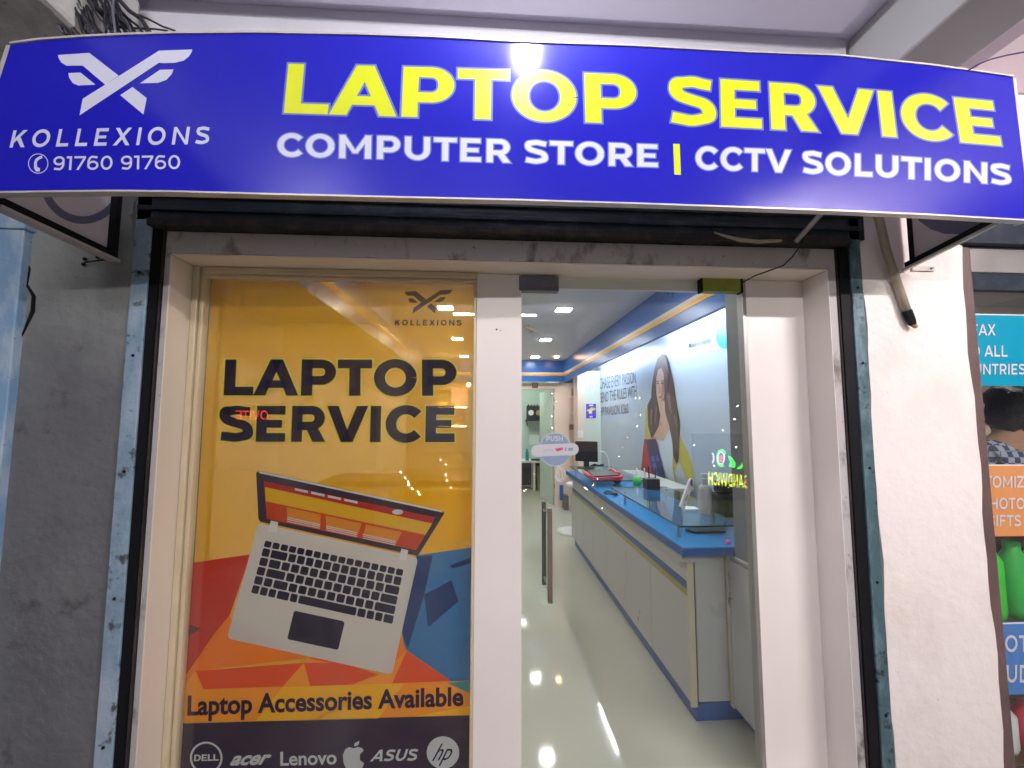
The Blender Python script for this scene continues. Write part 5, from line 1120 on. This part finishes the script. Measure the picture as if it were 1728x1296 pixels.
# ================================================================== ACROSS THE STREET, seen in the glass
def tube_light(lab, x0, x1, y, z, wt, col=(1, 1, 1), ang=0):
    g = thing('tube_light', lab, 'tube light', ((x0+x1)/2, y, z))
    mt_ = emis('tube_glow', col, wt/(2*math.pi**2*.014*(x1-x0)))
    MB().tube([(x0, y, z), (x1, y, z)], .014, 10).build('tube', mt_, g); box('batten', 'plastic_white', g, x0-.03, x1+.03, y-.012, y+.012, z+.022, z+.045)
    for x in (x0-.015, x1+.015): box('tube_holder', 'plastic_white', g, x-.012, x+.012, y-.014, y+.014, z-.018, z+.0215)
tube_light('tube light under the arcade behind the viewer, to the right', 2.05, 3.25, -.6, 2.98, TUBE_R_W, (1, .90, .90))
tube_light('tube light under the arcade behind the viewer, to the left', -2.2, -1.0, -1.0, 3.05, TUBE_L_W, (.92, .92, 1))
tube_light('tube light under the arcade in the middle behind the viewer', -.5, .7, -2.4, 3.05, TUBE_B_W, (1, .94, .92))
# bulb in front of the sign
bu = thing('led_bulb', 'led bulb under the arcade ceiling just in front of the sign', 'bulb', (.20, .74, 3.0)); bp_ = Vector((.18, .81, 3.085))
M['bulb_glow'] = emis('bulb_glow', (.96, .97, 1), BULB_W/(4*math.pi**2*.026**2)); MB().ball(bp_, .026, 8).build('globe', 'bulb_glow', bu, smooth=True); MB().tube([bp_+Vector((0, 0, .022)), bp_+Vector((0, 0, .134))], .016, 8).build('holder', 'plastic_white', bu)

# mirrored-position helper: a point seen at (px,py) in the glass whose light travels depth D
def REF(px, py, y_real):
    D = 2*YG-y_real; p = QY(px, py, D); return Vector((p.x, y_real, p.z))
nsg = thing('neon_sign', 'glowing yellow and green sandwich shop sign across the street', 'sign', REF(1230, 800, -5.0))
M['n_yel'] = emis('neon_yellow', (.85, 1, .02), 8); M['n_grn'] = emis('neon_green_light', (.02, 1, .08), 7); M['n_wht'] = emis('neon_white', (.8, .9, 1), 6); M['n_red'] = emis('neon_red', (1, .04, .08), 7)
NY = -5.0
def RQ(off): return lambda x, y: REF(x, y, NY+off)
a, b = REF(1190, 850, NY-.06), REF(1300, 740, NY-.06); box('board', 'housing', nsg, min(a.x, b.x)-.2, max(a.x, b.x)+.5, NY-.16, NY-.02, a.z-.1, b.z+.1)
# letters: written so that they read right to left in the glass
P_, _ = word('SANDWICH', .17, .15, 0, .10); xa_, xb_ = bounds([p for _, p in P_])
mb = MB()
for kq, (_, p) in enumerate(P_):
    mb.poly([REF(1262-(x-xa_)/(xb_-xa_)*66, 797+y*-0+ (819-797)*(1-y)+ (6-(x-xa_)/(xb_-xa_)*6)-1, NY+.0001*kq) for x, y in p])
mb.build('wording', 'n_yel', nsg)
art('green_swirl', 'n_grn', nsg, ringp(1218, 773, 9, 4, 24, 60, 330, ry=15)+[[(1228, 768), (1236, 772), (1242, 782), (1240, 790), (1230, 787), (1233, 780)], [(1243, 791), (1250, 786), (1254, 779), (1253, 790), (1247, 792)]], RQ(0))
art('white_ring', 'n_wht', nsg, ringp(1217, 773, 6.5, 2, 20, ry=11)+ringp(1199, 773, 7, 2.2, 12, -60, 60, ry=11), RQ(.003)); art('red_core', 'n_red', nsg, [circ(1217, 774, 3.2, 6, 12), circ(1259, 812, 2.5, 3, 10)], RQ(.004)); art('yellow_hook', 'n_yel', nsg, [[(1258, 778), (1262, 764), (1264, 764), (1261, 778), (1265, 790), (1262, 790)]], RQ(.003))
# red neon seen in the poster glass
rn = thing('neon_sign', 'small red neon shop sign across the street, left of the sandwich sign', 'sign', REF(430, 690, -5.0)); M['n_red2'] = emis('neon_red_bright', (1, .05, .03), 7)
P_, _ = word('OVITE', .14, .12, 0, .06); xa_, xb_ = bounds([p for _, p in P_]); mb = MB()
for kq, (_, p) in enumerate(P_): mb.poly([REF(452-(x-xa_)/(xb_-xa_)*54, 708-15*y, NY+.0001*kq) for x, y in p])
mb.build('wording', 'n_red2', rn)
# fairy lights
M['fairy'] = emis('fairy_light', (1, .95, .85), 200)
fl = thing('fairy_lights', 'string of tiny fairy lights hanging across the street', 'string lights', REF(1100, 700, -3.5))
FP = [(1080, 671.5), (1073, 672), (1081, 700), (1075, 719), (1059, 738), (1051, 755), (1044, 770), (1245, 685), (1240, 708), (1221, 726), (1258, 742), (1243, 755), (1206, 786), (931, 663), (939, 678), (932, 702), (932, 722), (901, 800), (893, 813), (888, 826), (885, 828), (890, 820), (990, 825), (1002, 818), (1008, 808), (987, 823), (582, 722), (592, 733), (580, 734), (635, 726), (647, 729), (668, 788), (676, 797), (684, 806), (689, 813), (689, 818), (696, 825), (744, 776), (752, 784), (752, 801), (754, 811), (760, 822), (706, 830), (708, 835), (1229, 823), (1016, 858), (1000, 660), (1171, 752), (1213, 818)]
for x, y in FP: MB().ball(REF(x, y, -3.5), .0065, 4).build('bulb', 'fairy', fl)
# wrapped column behind the viewer
M['wrap'] = mat('crinkled_plastic_wrap', (.45, .36, .24), .18, bump=1.0, bscale=14, spec=.8, amt=.3, scale=5)
cx0, cx1 = QY(475, 600, 5.6).x, QY(640, 600, 5.6).x
wc = box('wrapped_column', 'wrap', None, cx0, cx1, -4.0, -2.0, -.149, 2.8, .02); tag(wc, 'broad column wrapped in crinkled plastic behind the viewer, mirrored in the poster glass', 'column')
sfb = box('street_facade', 'wall_over', None, -14, 14, -12.5, -12, -.299, 7); tag(sfb, 'dim building front on the far side of the street', 'building')
for i, x in enumerate((-6, -1, 4, 8)):
    o = box('shop_window', emis('shop_window_glow', ((1, .8, .5), (.8, .9, 1), (1, .6, .5), (.9, 1, .8))[i], .12), sfb, x-1.3, x+1.3, -11.998, -11.95, .3, 2.4)
